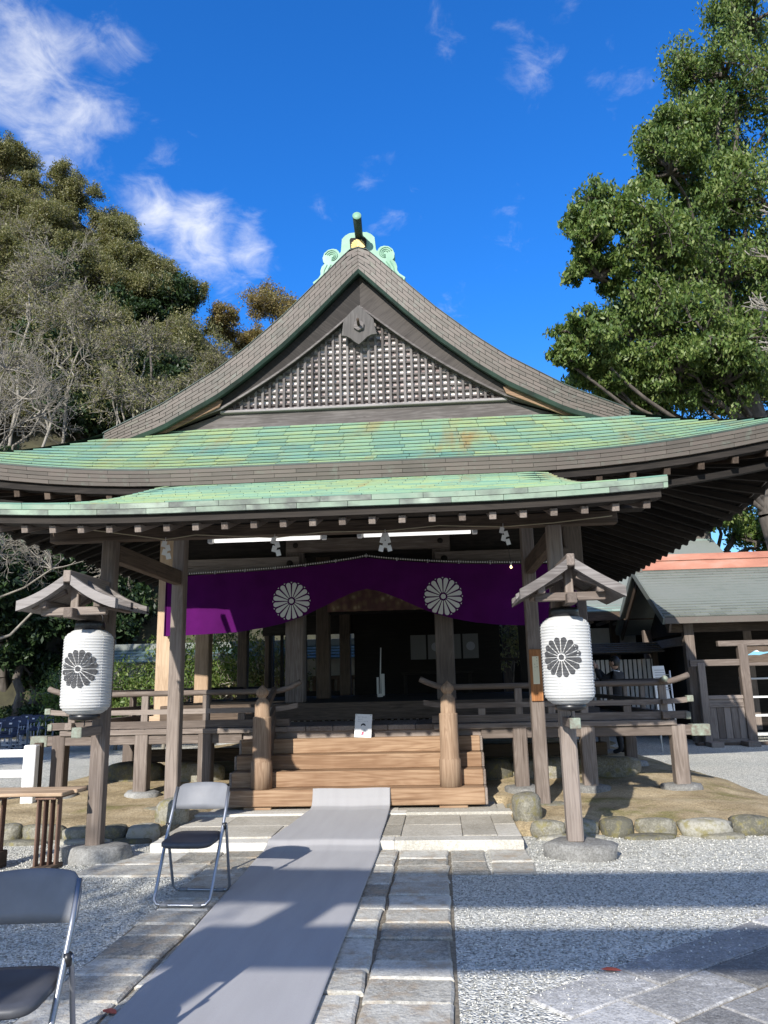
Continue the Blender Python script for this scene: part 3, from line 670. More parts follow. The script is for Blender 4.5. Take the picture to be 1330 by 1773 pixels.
def soffits():
    V, F = [], []; nx = 40
    for i in range(nx+1):
        x = -5.5+11*i/nx; V.append((x, YE+.1, skirt_z(x, 0)-.285)); V.append((x*.62, 11.6, 4.72))
    for i in range(nx): F.append((2*i, 2*i+1, 2*i+3, 2*i+2))
    for s in (-1, 1):
        o = len(V); ny = 24
        for j in range(ny+1):
            y = YE+.1+(YB-YE-.1)*j/ny; l = upt(5.6)*max(0, 1-(y-YE)/3.0)**2
            V.append((s*5.5, y, 4.11+l-.285)); V.append((s*3.0, max(y, 11.6), 4.72))
        for j in range(ny): F.append((o+2*j, o+2*j+1, o+2*j+3, o+2*j+2))
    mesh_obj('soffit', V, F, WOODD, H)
    for s in (-1, 1):
        y = 9.5
        while y < YB:
            l = upt(5.6)*max(0, 1-(y-YE)/3.0)**2
            beam('rafter', (s*5.45, y, 4.11+l-.335), (s*3.0, max(y, 11.4), 4.66), .075, .085, WOODD, H, ch=.004); y += .42
        V, F = [], []
        for j in range(25):
            y = YE+(YB-YE)*j/24; l = upt(5.6)*max(0, 1-(y-YE)/3.0)**2; z = 4.11+l
            V += [(s*5.60, y, z-.002), (s*5.56, y, z-.20), (s*5.40, y, z-.27), (s*5.40, y, z-.002)]
        for j in range(24):
            for k in range(4): F.append((4*j+k, 4*j+(k+1) % 4, 4*j+4+(k+1) % 4, 4*j+4+k))
        mesh_obj('side_fascia', V, F, PATINAB, H)
soffits()
# ---- gable: verge, bargeboards, lattice
VTH = [(0, .35), (.14, .45), (.7, .455), (2.2, .39), (3.0, .33), (3.83, .24)]
def vth(x): return float(np.interp(abs(x), [a for a, _ in VTH], [b for _, b in VTH]))
def verge():
    xs_ = list(np.linspace(-3.86, 3.86, 61)); V, F = [], []
    for x in xs_:
        zt = side_z(x)-.006; zb = zt-vth(x); V += [(x, YG, zt), (x, YG+.3, zt), (x, YG+.3, zb), (x, YG+.02, zb)]
    for i in range(60):
        for k in range(4): F.append((4*i+k, 4*i+4+k, 4*i+4+(k+1) % 4, 4*i+(k+1) % 4))
    vb = mesh_obj('verge', V, F, PATINAD, H)
    g = []; rows = 6
    # arc length along the profile
    xx = np.linspace(0, 3.84, 400); zz = np.array([side_z(x) for x in xx]); s = np.concatenate([[0], np.cumsum(np.hypot(np.diff(xx), np.diff(zz)))])
    X = lambda a: float(np.interp(a, s, xx))
    for sg in (-1, 1):
        for r in range(rows):
            a = -(r % 2)*.11-.02
            while a < s[-1]:
                a0, a1 = max(a, 0)+.002, min(a+.23, s[-1])-.006
                if a1-a0 > .03:
                    q = []
                    for aa in (a0, a1):
                        x = X(aa); zt = side_z(x); th = vth(x); q.append((x, zt-th*r/rows-.004, zt-th*(r+1)/rows+.005))
                    y0 = YG-.018+r*.004
                    (xa, ta, ba), (xb, tb, bb) = q; xa *= sg; xb *= sg
                    v = [(xa, y0, ta), (xb, y0, tb), (xb, y0+.004, bb), (xa, y0+.004, ba), (xa, YG+.01, ta), (xb, YG+.01, tb), (xb, YG+.012, bb), (xa, YG+.012, ba)]
                    f = [(3, 2, 1, 0), (0, 1, 5, 4), (2, 3, 7, 6), (1, 2, 6, 5), (0, 4, 7, 3)]
                    g.append((v, f if sg > 0 else [k[::-1] for k in f]))
                a += .23
    pieces('verge_shingle', 'verge_shingles', g, PATINAV, vb)
    # dark copper lip under the verge
    V, F = [], []
    for x in xs_:
        zb = side_z(x)-vth(x); V += [(x, YG-.005, zb-.0), (x, YG+.09, zb-.0), (x, YG+.09, zb-.055), (x, YG+.03, zb-.055)]
    for i in range(60):
        for k in range(4): F.append((4*i+k, 4*i+4+k, 4*i+4+(k+1) % 4, 4*i+(k+1) % 4))
    mesh_obj('verge_lip', V, F, PATINAD, H)
    # copper edging line on top
    V, F = [], []
    for x in xs_:
        z = side_z(x); V += [(x, YG-.03, z+.008), (x, YG+.2, z+.012), (x, YG+.2, z-.004), (x, YG-.03, z-.006)]
    for i in range(60):
        for k in range(4): F.append((4*i+k, 4*i+4+k, 4*i+4+(k+1) % 4, 4*i+(k+1) % 4))
    mesh_obj('verge_cap', V, F, PATINAD, H)
verge()
LATA, LATX, LATZ = 7.12, 2.12, 5.575           # lattice triangle: apex height, half base, base height
def lat_top(x): return LATA-(LATA-LATZ)*abs(x)/LATX-.10*sin(pi*min(1, abs(x)/LATX))
for s in (-1, 1):
    out = [(s*x, side_z(x)-vth(x)-.03) for x in np.linspace(0, 3.5, 18)]
    inn = [(s*x, lat_top(x)) for x in np.linspace(2.12, 0, 12)]
    bg = prism_xz('bargeboard', out+[(s*3.05, 5.25)]+inn, 10.80+(.002 if s > 0 else 0), 10.88, WOODB[0 if s < 0 else 1], H)
    # metal-clad moulding along the lower edge
    ed = [(s*x, lat_top(x)) for x in np.linspace(0, 2.12, 12)]+[(s*3.0, 5.275)]
    V, F = [], []
    for (x, z) in ed: V += [(x, 10.775, z+.035), (x, 10.80, z+.035), (x, 10.80, z), (x, 10.775, z)]
    for i in range(len(ed)-1):
        for k in range(4): F.append((4*i+k, 4*i+4+k, 4*i+4+(k+1) % 4, 4*i+(k+1) % 4))
    mesh_obj('bargeboard_bead', V, F, WOODL, H)
    # carved fish-tail piece at the foot, weathered orange
    ft = [(2.10, 5.70), (2.22, 5.76), (2.6, 5.62), (3.05, 5.43), (3.45, 5.27), (3.40, 5.20), (2.95, 5.23), (2.45, 5.46), (2.14, 5.60)]
    prism_xz('bargeboard_foot', [(s*a, b) for a, b in ft], 10.74, 10.772, wood('foot_wood_%d' % s, (.11, .07, .045), (.26, .165, .10)), H)
prism_xz('gable_sill', [(-3.1, 5.22), (3.1, 5.22), (2.16, 5.535), (-2.16, 5.535)], 10.90, 10.96, WOODL, H)
beam('gable_rail', (-2.16, 10.885, 5.555), (2.16, 10.885, 5.555), .09, .04, wood('light_rail', (.16, .145, .135), (.27, .25, .24)), H)
bk = prism_xz('gable_backing', [(-2.3, 5.5), (2.3, 5.5), (0, 7.35)], 10.962, 11.0, PALE, H)
for i in range(-18, 19):
    x = i*.1085; zt = lat_top(x)+.06
    if zt > 5.62: beam('lattice_slat', (x, 10.905, 5.57), (x, 10.905, zt), .038, .03, WOODL, bk, up=(0, 1, 0), ch=.003)
z = 5.66
while z < 7.05:
    hx = LATX*(LATA-z)/(LATA-LATZ)+.05
    beam('lattice_slat', (-hx, 10.935, z), (hx, 10.935, z), .03, .03, WOODL, bk, ch=.003); z += .098
# gable pendant
pc = [(621.6, 530), (609, 541), (596.6, 555), (595, 568), (593, 582), (601, 583), (609, 587), (616, 593), (623, 597), (630, 591), (637, 584), (645, 580), (654, 579), (650, 566), (648, 553), (635, 541)]
pts = []
for (u, v) in pc:
    p = at_y(u, v, 10.74); pts.append((p.x-.01, p.z))
gp = prism_xz('gable_pendant', pts, 10.715, 10.765, wood('pendant_wood', (.10, .092, .085), (.19, .175, .165), axis='Z'), H)
c = at_y(622.5, 564, 10.7); c.x -= .01
prism_xz('hexagon_boss', [(c.x+.085*sin(k*pi/3+.1), c.z+.085*cos(k*pi/3+.1)) for k in range(6)], 10.672, 10.716, WOODL, gp)
tube('peg', [(c.x, 10.675, c.z+.0), (c.x, 10.53, c.z+.03)], [.022, .02], WOODM, gp, 8)
# ---- ridge end ornament
K = .00129
def oz(zx, zy): return ((zx-640)*K, 8.04-(zy-605)*K*1.02)
half = [(640, 372), (600, 370), (535, 374), (485, 402), (443, 446), (435, 540), (430, 605), (415, 632), (398, 600), (375, 576), (330, 566), (275, 576), (228, 616), (207, 675), (214, 730), (232, 752), (196, 790), (180, 840), (182, 890), (155, 935), (88, 985), (100, 1018), (150, 1035), (300, 900), (545, 640)]
L = [oz(*p) for p in half]; Rr = [(-x, z) for x, z in L[::-1][:-1]]
orn = prism_xz('ridge_ornament', L+[(0, 7.85)]+Rr, 10.70, 10.86, MINT, H)
for s in (-1, 1):
    for sc, st in ((1, 0), (.68, 0), (.38, 0)):
        pts = []
        for k in range(15):
            a = .3+k*.32; r = .105*sc*(1-.02*k); px, pz = oz(318, 660); pts.append((s*(abs(px)+r*cos(a)), 10.695, pz+r*sin(a)))
        tube('scroll_line', pts, .0085, MINT, orn, 5)
    for q in ([(260, 770), (225, 840), (215, 900), (170, 960), (120, 1000)], [(310, 770), (270, 830), (255, 890), (215, 950)], [(350, 770), (310, 830), (290, 880)]):
        pts = [(s*-abs(oz(*p)[0]), 10.695, oz(*p)[1]) for p in q]; tube('scroll_line', pts, .0085, MINT, orn, 5)
prism_xz('crest_niche', [(-.115, 7.95), (.115, 7.95), (.13, 8.20), (.11, 8.23), (-.11, 8.23), (-.13, 8.20)], 10.655, 10.70, WOODD, orn)
V, F = [], []
for pl in petals(16, .02, .11, 5, .9):
    o = len(V); V += [(x, 10.648-.008*(1 if k not in (0, len(pl)-1) else 0), 8.085+z) for k, (x, z) in enumerate(pl)]; F.append(tuple(range(o, len(V))))
o = len(V); V += [(.022*cos(k*pi/4), 10.636, 8.085+.022*sin(k*pi/4)) for k in range(8)]; F.append(tuple(range(o, o+8)))
mesh_obj('gold_crest', V, F, GOLD, orn)
p0, p1 = Vector((0.01, 10.84, 8.24)), at_y(618, 374, 10.25)
tube('ridge_tube', [p0, p0+(p1-p0)*.5, p1], [.062, .062, .066], PATINAD, orn, 16)
dv = (p1-p0).normalized(); tube('tube_cap', [p1, p1+dv*.012], [.069, .066], MINT, orn, 16)
box('ridge_cap', (-.16, 10.84, 7.9), (.16, YB, 8.2), PATINAB, H)
# ---- veranda
FZ = .985                                    # veranda floor
x = -3.80
while x < 3.79:
    w = .345; box('floor_board', (x+.003, 9.92, FZ-.062+random.uniform(-.003, .003)), (x+w-.003, 11.2, FZ), WOOD, H); x += w+.0005
for s in (-1, 1):
    y = 11.205
    while y < 17.6:
        box('floor_board', (min(s*3.02, s*3.8), y+.003, FZ-.06), (max(s*3.02, s*3.8), y+.40, FZ), WOOD, H); y += .405
    box('edge_beam', (min(s*1.52, s*4.27), 9.93, .805), (max(s*1.52, s*4.10), 10.05, .918), WOOD, H) if False else None
    box('edge_beam', (min(s*1.50, s*4.20), 9.915, .80), (max(s*1.50, s*4.20), 10.035, .918), WOOD, H)
    box('beam_cap', (min(s*4.03, s*4.255), 9.905, .79), (max(s*4.03, s*4.255), 10.045, .925), VERD, H)
    box('side_beam', (min(s*3.68, s*3.80), 10.04, .80), (max(s*3.68, s*3.80), 17.6, .918), WOODM, H)
    for (xx, yy) in ((1.97, 9.97), (2.79, 9.97), (3.88, 9.985), (3.74, 11.9), (3.74, 13.8), (3.74, 15.7), (3.74, 17.5)):
        z0 = eh(s*xx, yy)+.03; w = .085 if yy < 10 else .08
        box('veranda_leg', (s*xx-w, yy-w, z0), (s*xx+w, yy+w, .80 if yy > 10 else .925), WOOD, H, .012)
        V, F = rock_geo((s*xx, yy+.02, z0-.045), .24, .2, .075, int(xx*9+yy), 12, 7, .45); mesh_obj('base_stone', V, F, ROCKG, earth, smooth=True)
    box('edge_plank', (min(s*.92, s*3.86), 9.88, FZ-.066), (max(s*.92, s*3.86), 9.917, FZ-.002), WOOD, H)
    # rails: sill, middle, round top rail with upswept ends
    for (zc, hh, ww, x1, nm, up) in ((1.038, .088, .09, 4.02, 'rail_sill', 0), (1.195, .062, .065, 4.05, 'middle_rail', .025)):
        V, F = [], []; X = [.80 if zc > 1.1 else .90, .92, 1.1, 3.6, 3.8, 3.95, x1]
        for xx in X:
            l = up*max(0, (xx-3.7)/.35)**1.6+up*2.0*max(0, (1.15-xx)/.35)**1.6
            V += [(s*xx, 9.93, zc-hh/2+l), (s*xx, 9.93, zc+hh/2+l), (s*xx, 9.93+ww, zc+hh/2+l), (s*xx, 9.93+ww, zc-hh/2+l)]
        for i in range(len(X)-1):
            for k in range(4): F.append((4*i+k, 4*i+4+k, 4*i+4+(k+1) % 4, 4*i+(k+1) % 4))
        F += [(0, 1, 2, 3), tuple(4*(len(X)-1)+k for k in (3, 2, 1, 0))]
        mesh_obj(nm, V, F, WOOD, H)
        beam(nm, (s*(3.735), 9.84, zc+.002), (s*3.735, 17.5, zc+.002), ww, hh, WOOD, H)
    pts = [(s*xx, 9.965, 1.425+.10*max(0, (1.1-xx)/.32)**1.7+.085*max(0, (xx-3.72)/.35)**1.7) for xx in (.76, .82, .88, .95, 1.03, 1.1, 2.0, 3.0, 3.6, 3.72, 3.82, 3.92, 4.02, 4.08)]
    tube('top_rail', pts, .036, WOOD, H, 12)
    tube('top_rail', [(s*3.74, 9.80, 1.47), (s*3.74, 9.90, 1.452), (s*3.74, 10.0, 1.44), (s*3.74, 17.5, 1.435)], .038, WOOD, H, 12)
    tube('rail_end_disc', [(s*3.74, 9.80, 1.47), (s*3.74, 9.788, 1.472)], .040, VERD, H, 14)
    for xx in (1.98, 2.78, 3.74):
        box('rail_post', (s*xx-.045, 9.935, 1.068), (s*xx+.045, 9.995, 1.395), WOOD, H)
    for xx in (1.52, 2.38, 3.3): box('rail_strut', (s*xx-.045, 9.94, 1.068), (s*xx+.045, 9.99, 1.163), WOOD, H)
    for yy in (10.9, 11.9, 12.9, 13.9, 14.9, 15.9): box('rail_post', (s*3.705, yy, 1.068), (s*3.765, yy+.085, 1.40), WOOD, H)
    box('sill_cap', (min(s*3.985, s*4.045), 9.915, .985), (max(s*3.985, s*4.045), 10.03, 1.072), VERD, H)
    box('rail_end_cap', (min(s*4.02, s*4.10), 9.922, 1.19), (max(s*4.02, s*4.10), 10.0, 1.266), VERD, H)
    # under-floor sleeper beams
    box('sleeper_beam', (min(s*1.6, s*3.3), 11.35, .45), (max(s*1.6, s*3.3), 11.5, .62), WOODM, H)
# ---- stairs
SW = 1.475
for k, (y, zt) in enumerate(((9.15, .327), (9.37, .502), (9.59, .668), (9.81, .842))):
    zb = (.145, .327, .502, .668)[k]
    box('step', (-SW, y, zb+.001), (SW, y+.28, zt), WOODS, H, .008)
    for s in (-1, 1): box('step_end', (min(s*SW, s*(SW+.03))+s*.001, y+.006, zb-.0), (max(s*SW, s*(SW+.03)), y+.26, zt-.004), WOOD, H)
for xx in (-1.12, 1.12): box('step_foot', (xx-.16, 9.18, .105), (xx+.16, 9.35, .144), WOODS, H)
box('stair_back', (-1.5, 9.955, .80), (1.5, 9.99, .921), WOOD, H)
box('stair_board', (-1.5, 9.92, .828), (1.5, 9.96, .921), WOODM, H) if False else None
for s in (-1, 1):
    cx, cy = s*1.098, 9.285
    nw = lathe('newel_post', [(.125, .33), (.125, .62), (.108, .645), (.108, 1.12), (.106, 1.135), (.088, 1.14), (.088, 1.27), (.083, 1.305), (.060, 1.335), (.045, 1.35), (.048, 1.362), (.068, 1.385), (.076, 1.41), (.070, 1.44), (.045, 1.468), (.02, 1.487), (.004, 1.505)], (cx, cy, 0), WOODZ, H, 20)
    for (z0, z1, w, h) in ((1.02, 1.45, .06, .07), (.78, 1.22, .05, .06)):
        beam('stair_rail', (cx, cy+.09, z0+.16), (cx, 9.98, z1), w, h, WOODM, H)
    beam('stair_string', (cx, cy+.11, .52), (cx, 9.98, 1.03), .06, .24, WOODM, H)
# ---- raised inner floor, pillars, beams
IZ = 1.24
box('floor_sill', (-3.0, 11.1, 1.0), (3.0, 11.3, IZ), WOODM, H)
for s in (-1, 1): box('floor_sill', (min(s*2.9, s*3.05), 11.3, .98), (max(s*2.9, s*3.05), 17.6, IZ), WOODD, H)
y = 11.305
while y < 17.5: box('inner_floor_board', (-2.9, y, IZ-.05), (2.9, y+.5, IZ-.002), WOODD, H); y += .505
for s in (-1, 1):
    for (xx, yy, w) in ((1.10, 11.45, .135), (3.03, 11.4, .13), (3.03, 13.2, .12), (3.03, 15.9, .10), (3.03, 18.4, .10), (1.10, 14.2, .12), (1.10, 17.5, .12)):
        m_ = WOODP if (s < 0 and yy < 14 and xx > 2) else WOOD if yy < 12 else WOODM
        box('hall_pillar', (s*xx-w, yy-w, .98 if xx > 2 else IZ), (s*xx+w, yy+w, 4.5), m_, H, .015)
        if xx > 2: box('pillar_base', (s*xx-w-.05, yy-w-.05, .985), (s*xx+w+.05, yy+w+.05, 1.10), m_, H)
    for yy in ((14.25, 16.4) if s > 0 else ()): box('window_mullion', (s*3.03-.05, yy-.05, IZ), (s*3.03+.05, yy+.05, 4.0), WOODD, H)
    box('side_beam', (min(s*2.95, s*3.11), 11.3, 3.05), (max(s*2.95, s*3.11), 17.6, 3.25), WOODD, H)
    box('side_panel', (min(s*3.0, s*3.05), 11.3, 3.25), (max(s*3.0, s*3.05), 17.6, 4.6), WOODD, H)
    box('low_rail', (min(s*3.0, s*3.06), 13.3, 1.42), (max(s*3.0, s*3.06), 17.5, 1.48), WOODD, H)
b1 = box('front_beam', (-2.95, 11.24, 3.16), (-1.02, 11.36, 3.37), WOOD, H); b2 = box('front_beam', (1.0, 11.24, 3.16), (2.95, 11.36, 3.37), WOOD, H)
b3 = box('front_beam', (-1.2, 11.22, 3.43), (1.22, 11.34, 3.63), WOOD, H)
for (xx, zz, pp) in ((-1.16, 3.265, b1), (1.14, 3.265, b2), (-1.07, 3.53, b3), (1.09, 3.53, b3)):
    tube('nail_cover', [(xx, 11.25, zz), (xx, 11.205, zz)], [.055, .035], WOODD, pp, 12)
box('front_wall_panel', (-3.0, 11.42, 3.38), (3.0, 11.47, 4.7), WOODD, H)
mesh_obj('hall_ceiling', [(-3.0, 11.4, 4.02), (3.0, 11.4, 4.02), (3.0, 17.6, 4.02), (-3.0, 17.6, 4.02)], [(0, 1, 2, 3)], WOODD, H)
# inner cross wall with lattice bays and altar room behind
box('inner_lintel', (-3.0, 14.12, 2.75), (3.0, 14.28, 3.0), WOODD, H)
box('back_wall_panel', (-3.0, 17.5, IZ), (-1.22, 17.56, 1.35), WOODD, H); box('back_wall_panel', (-.9, 17.5, IZ), (2.36, 17.56, 4.0), WOODD, H); box('back_wall_panel', (2.36, 17.5, 2.72), (3.0, 17.56, 4.0), WOODD, H); box('back_wall_panel', (2.78, 17.5, IZ), (3.0, 17.56, 2.72), WOODD, H); box('window_rail', (2.36, 17.48, 1.92), (2.78, 17.54, 1.97), WOODD, H); box('back_wall_panel', (-3.0, 17.5, 2.6), (-.9, 17.56, 4.0), WOODD, H)
for i in range(7): box('lattice_bar', (-2.85+i*.27, 17.46, 1.35), (-2.85+i*.27+.07, 17.52, 2.6), WOODD, H)
V, F = [], []
n = 40
for i in range(n+1):
    xx = -1.0+2.6*i/n; yy = 14.0+.03*sin(i*1.9); V += [(xx, yy, 2.78), (xx, yy+.01*sin(i), 3.25)]
for i in range(n): F.append((2*i, 2*i+2, 2*i+3, 2*i+1))
tag(mesh_obj('brocade_valance', V, F, BROCADE, smooth=True), 'brown patterned brocade valance hung across the inner bay of the hall', 'valance')
DIMC = mat('dimmed_white_cloth', col=(.14, .135, .125), rough=.9)  # white cloth darkened to stand in for the dim hall interior
for k in range(4):
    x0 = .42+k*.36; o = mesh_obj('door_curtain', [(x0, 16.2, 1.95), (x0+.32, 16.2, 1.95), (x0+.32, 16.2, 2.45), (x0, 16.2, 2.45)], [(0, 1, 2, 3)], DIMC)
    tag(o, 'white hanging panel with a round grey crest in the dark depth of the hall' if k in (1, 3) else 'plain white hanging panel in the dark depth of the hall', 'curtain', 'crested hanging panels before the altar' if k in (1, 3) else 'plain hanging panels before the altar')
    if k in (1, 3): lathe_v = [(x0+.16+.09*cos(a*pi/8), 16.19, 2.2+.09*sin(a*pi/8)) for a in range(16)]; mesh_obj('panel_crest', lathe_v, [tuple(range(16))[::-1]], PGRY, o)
    beam('curtain_rod', (x0, 16.215, 2.455), (x0+.32, 16.215, 2.455), .015, .015, WOODD, o)
at = empty('altar_table', (.9, 16.6, IZ), 'low dark altar table behind the hanging panels', 'table')
box('table_top', (.2, 16.35, IZ+.42), (1.7, 16.85, IZ+.46), WOODD, at)
for xx in (.25, 1.6):
    for yy in (16.4, 16.76): box('leg', (xx, yy, IZ-.0), (xx+.06, yy+.06, IZ+.42), WOODD, at)
gw = empty('paper_wand', (-.12, 14.6, IZ), 'white paper ritual wand on a stand inside the hall', 'wand')
box('stand', (-.16, 14.56, IZ), (-.06, 14.66, IZ+.06), WHITEP, gw); tube('shaft', [(-.11, 14.61, IZ+.05), (-.08, 14.61, IZ+.9)], .012, WHITEP, gw, 6)
box('paper_strip', (-.085, 14.59, IZ+.02), (-.02, 14.60, IZ+.42), WHITEP, gw); box('paper_strip', (-.17, 14.6, IZ+.05), (-.13, 14.61, IZ+.36), WHITEP, gw)
# ---- crested purple curtain
def curtain():
    root = empty('purple_curtain', (0, 11.15, 2.2), 'purple curtain with two white chrysanthemum crests hung under the hall eaves', 'curtain')
    topz = lambda x: 3.33-.215*(abs(x)/2.95)**.75-.02*sin(abs(x)*1.4)
    botx = [0, .18, .45, .75, .95, 1.25, 1.55, 1.9, 2.4, 2.97]; botz = [2.84, 2.80, 2.69, 2.55, 2.46, 2.37, 2.31, 2.265, 2.245, 2.235]
    bz = lambda x: float(np.interp(abs(x), botx, botz))
    nx, nz = 150, 16; V, F = [], []
    wy = lambda x, t: 11.12+(.014*sin(x*9.0+.6)+.006*sin(x*21+1))*(.35+.65*t)+.05*t*.3
    for i in range(nx+1):
        x = -2.97+5.94*i/nx
        for j in range(nz+1):
            t = j/nz; V.append((x, wy(x, t), topz(x)-.03+(bz(x)-topz(x)+.03)*t))
    for i in range(nx):
        for j in range(nz): q = i*(nz+1)+j; F.append((q, q+1, q+nz+2, q+nz+1))
    mesh_obj('cloth', V, F, PURPLE, root, smooth=True)
    # the side return at the left and right ends
    for s in (-1, 1):
        V, F = [], []
        for k in range(21):
            y = 11.12+.45*k/20; xx = s*(2.985+.02*sin(k*1.7))
            V += [(xx, y, 3.12), (xx, y, 2.235)]
        for k in range(20): F.append((2*k, 2*k+1, 2*k+3, 2*k+2))
        mesh_obj('side_cloth', V, F, PURPLE, root, smooth=True)
    tube('rope', [(x, 11.115, topz(x)) for x in np.linspace(-2.97, 2.97, 61)], .014, ROPE, root, 6)
    i = -2.7
    while i < 2.75:
        t_ = mesh_obj('loop', *tube_geo([(i, 11.10, topz(i)-.035), (i, 11.095, topz(i)), (i, 11.115, topz(i)+.02)], .006, 5), WHITEC, root); i += .45
    for cx in (-1.105, 1.105):
        cz = 2.69; Vv, Ff = [], []
        for pl in petals(16, .06, .272, 7, .70):
            c0 = (sum(p[0] for p in pl)/len(pl), sum(p[1] for p in pl)/len(pl)); ok = True; q = []
            for (px, pz) in pl:
                X, Z = cx+px, cz+pz; Z = max(Z, bz(X)+.012); q.append((X, Z))
            o = len(Vv)
            # subdivide as a fan so that the crest follows the folds
            Vv += [(X, wy(X, (topz(X)-Z)/(topz(X)-bz(X)))-.02, Z) for X, Z in q]; X, Z = cx+c0[0], cz+c0[1]; Vv.append((X, wy(X, (topz(X)-Z)/(topz(X)-bz(X)))-.02, max(Z, bz(X)+.012)))
            n = len(q); Ff += [(o+k, o+n, o+(k+1) % n) for k in range(n)]
        o = len(Vv); Vv += [(cx+.036*cos(k*pi/8), wy(cx, .5)-.024, cz+.036*sin(k*pi/8)) for k in range(16)]; Ff.append(tuple(range(o, o+16))[::-1])
        for k in range(16):                # small back petals peeping out between the tips
            a = 2*pi*k/16; r0, r1 = .262, .280; o = len(Vv)
            tri = [(r1*cos(a-.05), r1*sin(a-.05)), (r1*cos(a+.05), r1*sin(a+.05)), (r0*cos(a), r0*sin(a))]
            if cz+min(p[1] for p in tri) < bz(cx+tri[2][0])+.02: continue
            Vv += [(cx+p, wy(cx+p, .5)-.021, cz+q) for p, q in tri]; Ff.append((o, o+2, o+1))
        mesh_obj('crest', Vv, Ff, WHITEC, root)
curtain()
# ---- fluorescent fittings, string with paper streamers, bulb
for (u0, v0, u1, v1, lb) in ((365, 937, 561, 930, 'fluorescent tube lamp under the porch beam with a single folded streamer before it'), (623, 928, 822, 919, 'fluorescent tube lamp under the porch beam with a doubled streamer before it')):
    a, b = at_y(u0, v0, 7.5), at_y(u1, v1, 7.5); zc = 2.915+.05; a.z = b.z = (a.z+b.z)/2
    r = empty('tube_lamp', (a+b)/2, lb, 'lamp', 'tube lamps of the porch')
    beam('housing', a+Vector((0, .02, .045)), b+Vector((0, .02, .045)), .06, .05, LAMPW, r); tube('tube', [a+Vector((.04, 0, 0)), b-Vector((.04, 0, 0))], .021, TUBE, r, 10)
    for p in (a, b): box('end_cap', p+Vector((-.025, -.03, -.025)), p+Vector((.025, .03, .03)), LAMPW, r)
    for p in (a+(b-a)*.25, a+(b-a)*.75): box('bracket', (p.x-.02, 7.25, p.z+.03), (p.x+.02, 7.5, p.z+.07), LAMPW, r)
sp = [(60, 905), (287, 934), (340, 926), (478, 931), (560, 921), (668, 919), (760, 910), (871, 912), (960, 905), (1060, 893)]
tube('straw_string', [at_y(u, v, 7.0) for u, v in sp], .005, mat('straw', col=(.42, .36, .24), rough=.9), None, 5)
tag(bpy.data.objects['straw_string'], 'thin straw string strung along the porch beam', 'string')
def streamer(u, v, lb, sc=1.0, wide=False):
    p = at_y(u, v, 6.99); r = empty('paper_streamer', p, lb, 'streamer')
    for side in ((-1, 1) if wide else (1,)):
        x, z = p.x, p.z-.005; Vv, Ff = [], []
        for k in range(4):
            w, h = .042*sc, .058*sc; dx = side*(.012 if k % 2 else -.006)+side*.006*k; y = 6.985-.006*k+.004*side; t = .25*side*(1 if k % 2 else -1)
            o = len(Vv); z0 = z-k*.040*sc
            for (a, b) in ((-w/2, 0), (w/2, 0), (w/2, -h), (-w/2, -h)): Vv.append((x+dx+a*cos(t)-b*sin(t), y+a*.3, z0+a*sin(t)+b*cos(t)))
            Vv += [(q[0], q[1]+.0015, q[2]) for q in Vv[o:o+4]]
            Ff += [(o+3, o+2, o+1, o), (o+4, o+5, o+6, o+7), (o, o+1, o+5, o+4), (o+1, o+2, o+6, o+5), (o+2, o+3, o+7, o+6), (o+3, o, o+4, o+7)]
        mesh_obj('folded_paper', Vv, Ff, WHITEP, r)
    tube('thread', [(p.x, 6.99, p.z+.03), (p.x, 6.985, p.z-.02)], .003, WHITEP, r, 4)
streamer(287, 936, 'folded white paper streamer hanging next to the pillar by the low table')
streamer(476, 930, 'folded white paper streamer hanging before the middle of a tube lamp')
streamer(667, 922, 'doubled white paper streamer, the widest one on the string', 1.0, True)
streamer(871, 912, 'folded white paper streamer beside the pillar of the plaque', .95)
p = at_y(885, 982, 10.9); r = empty('bulb_lamp', p, 'small glowing bulb under the hall beam', 'lamp'); lathe('bulb', [(.003, -.02), (.014, -.012), (.019, 0), (.014, .014), (.008, .024)], p, BULB, r, 12); lathe('socket', [(.010, .024), (.010, .07)], p, LAMPW, r, 10)
tube('cord', [p+Vector((0, 0, .09)), p+Vector((0, .3, .35))], .004, WIRE, r, 4)
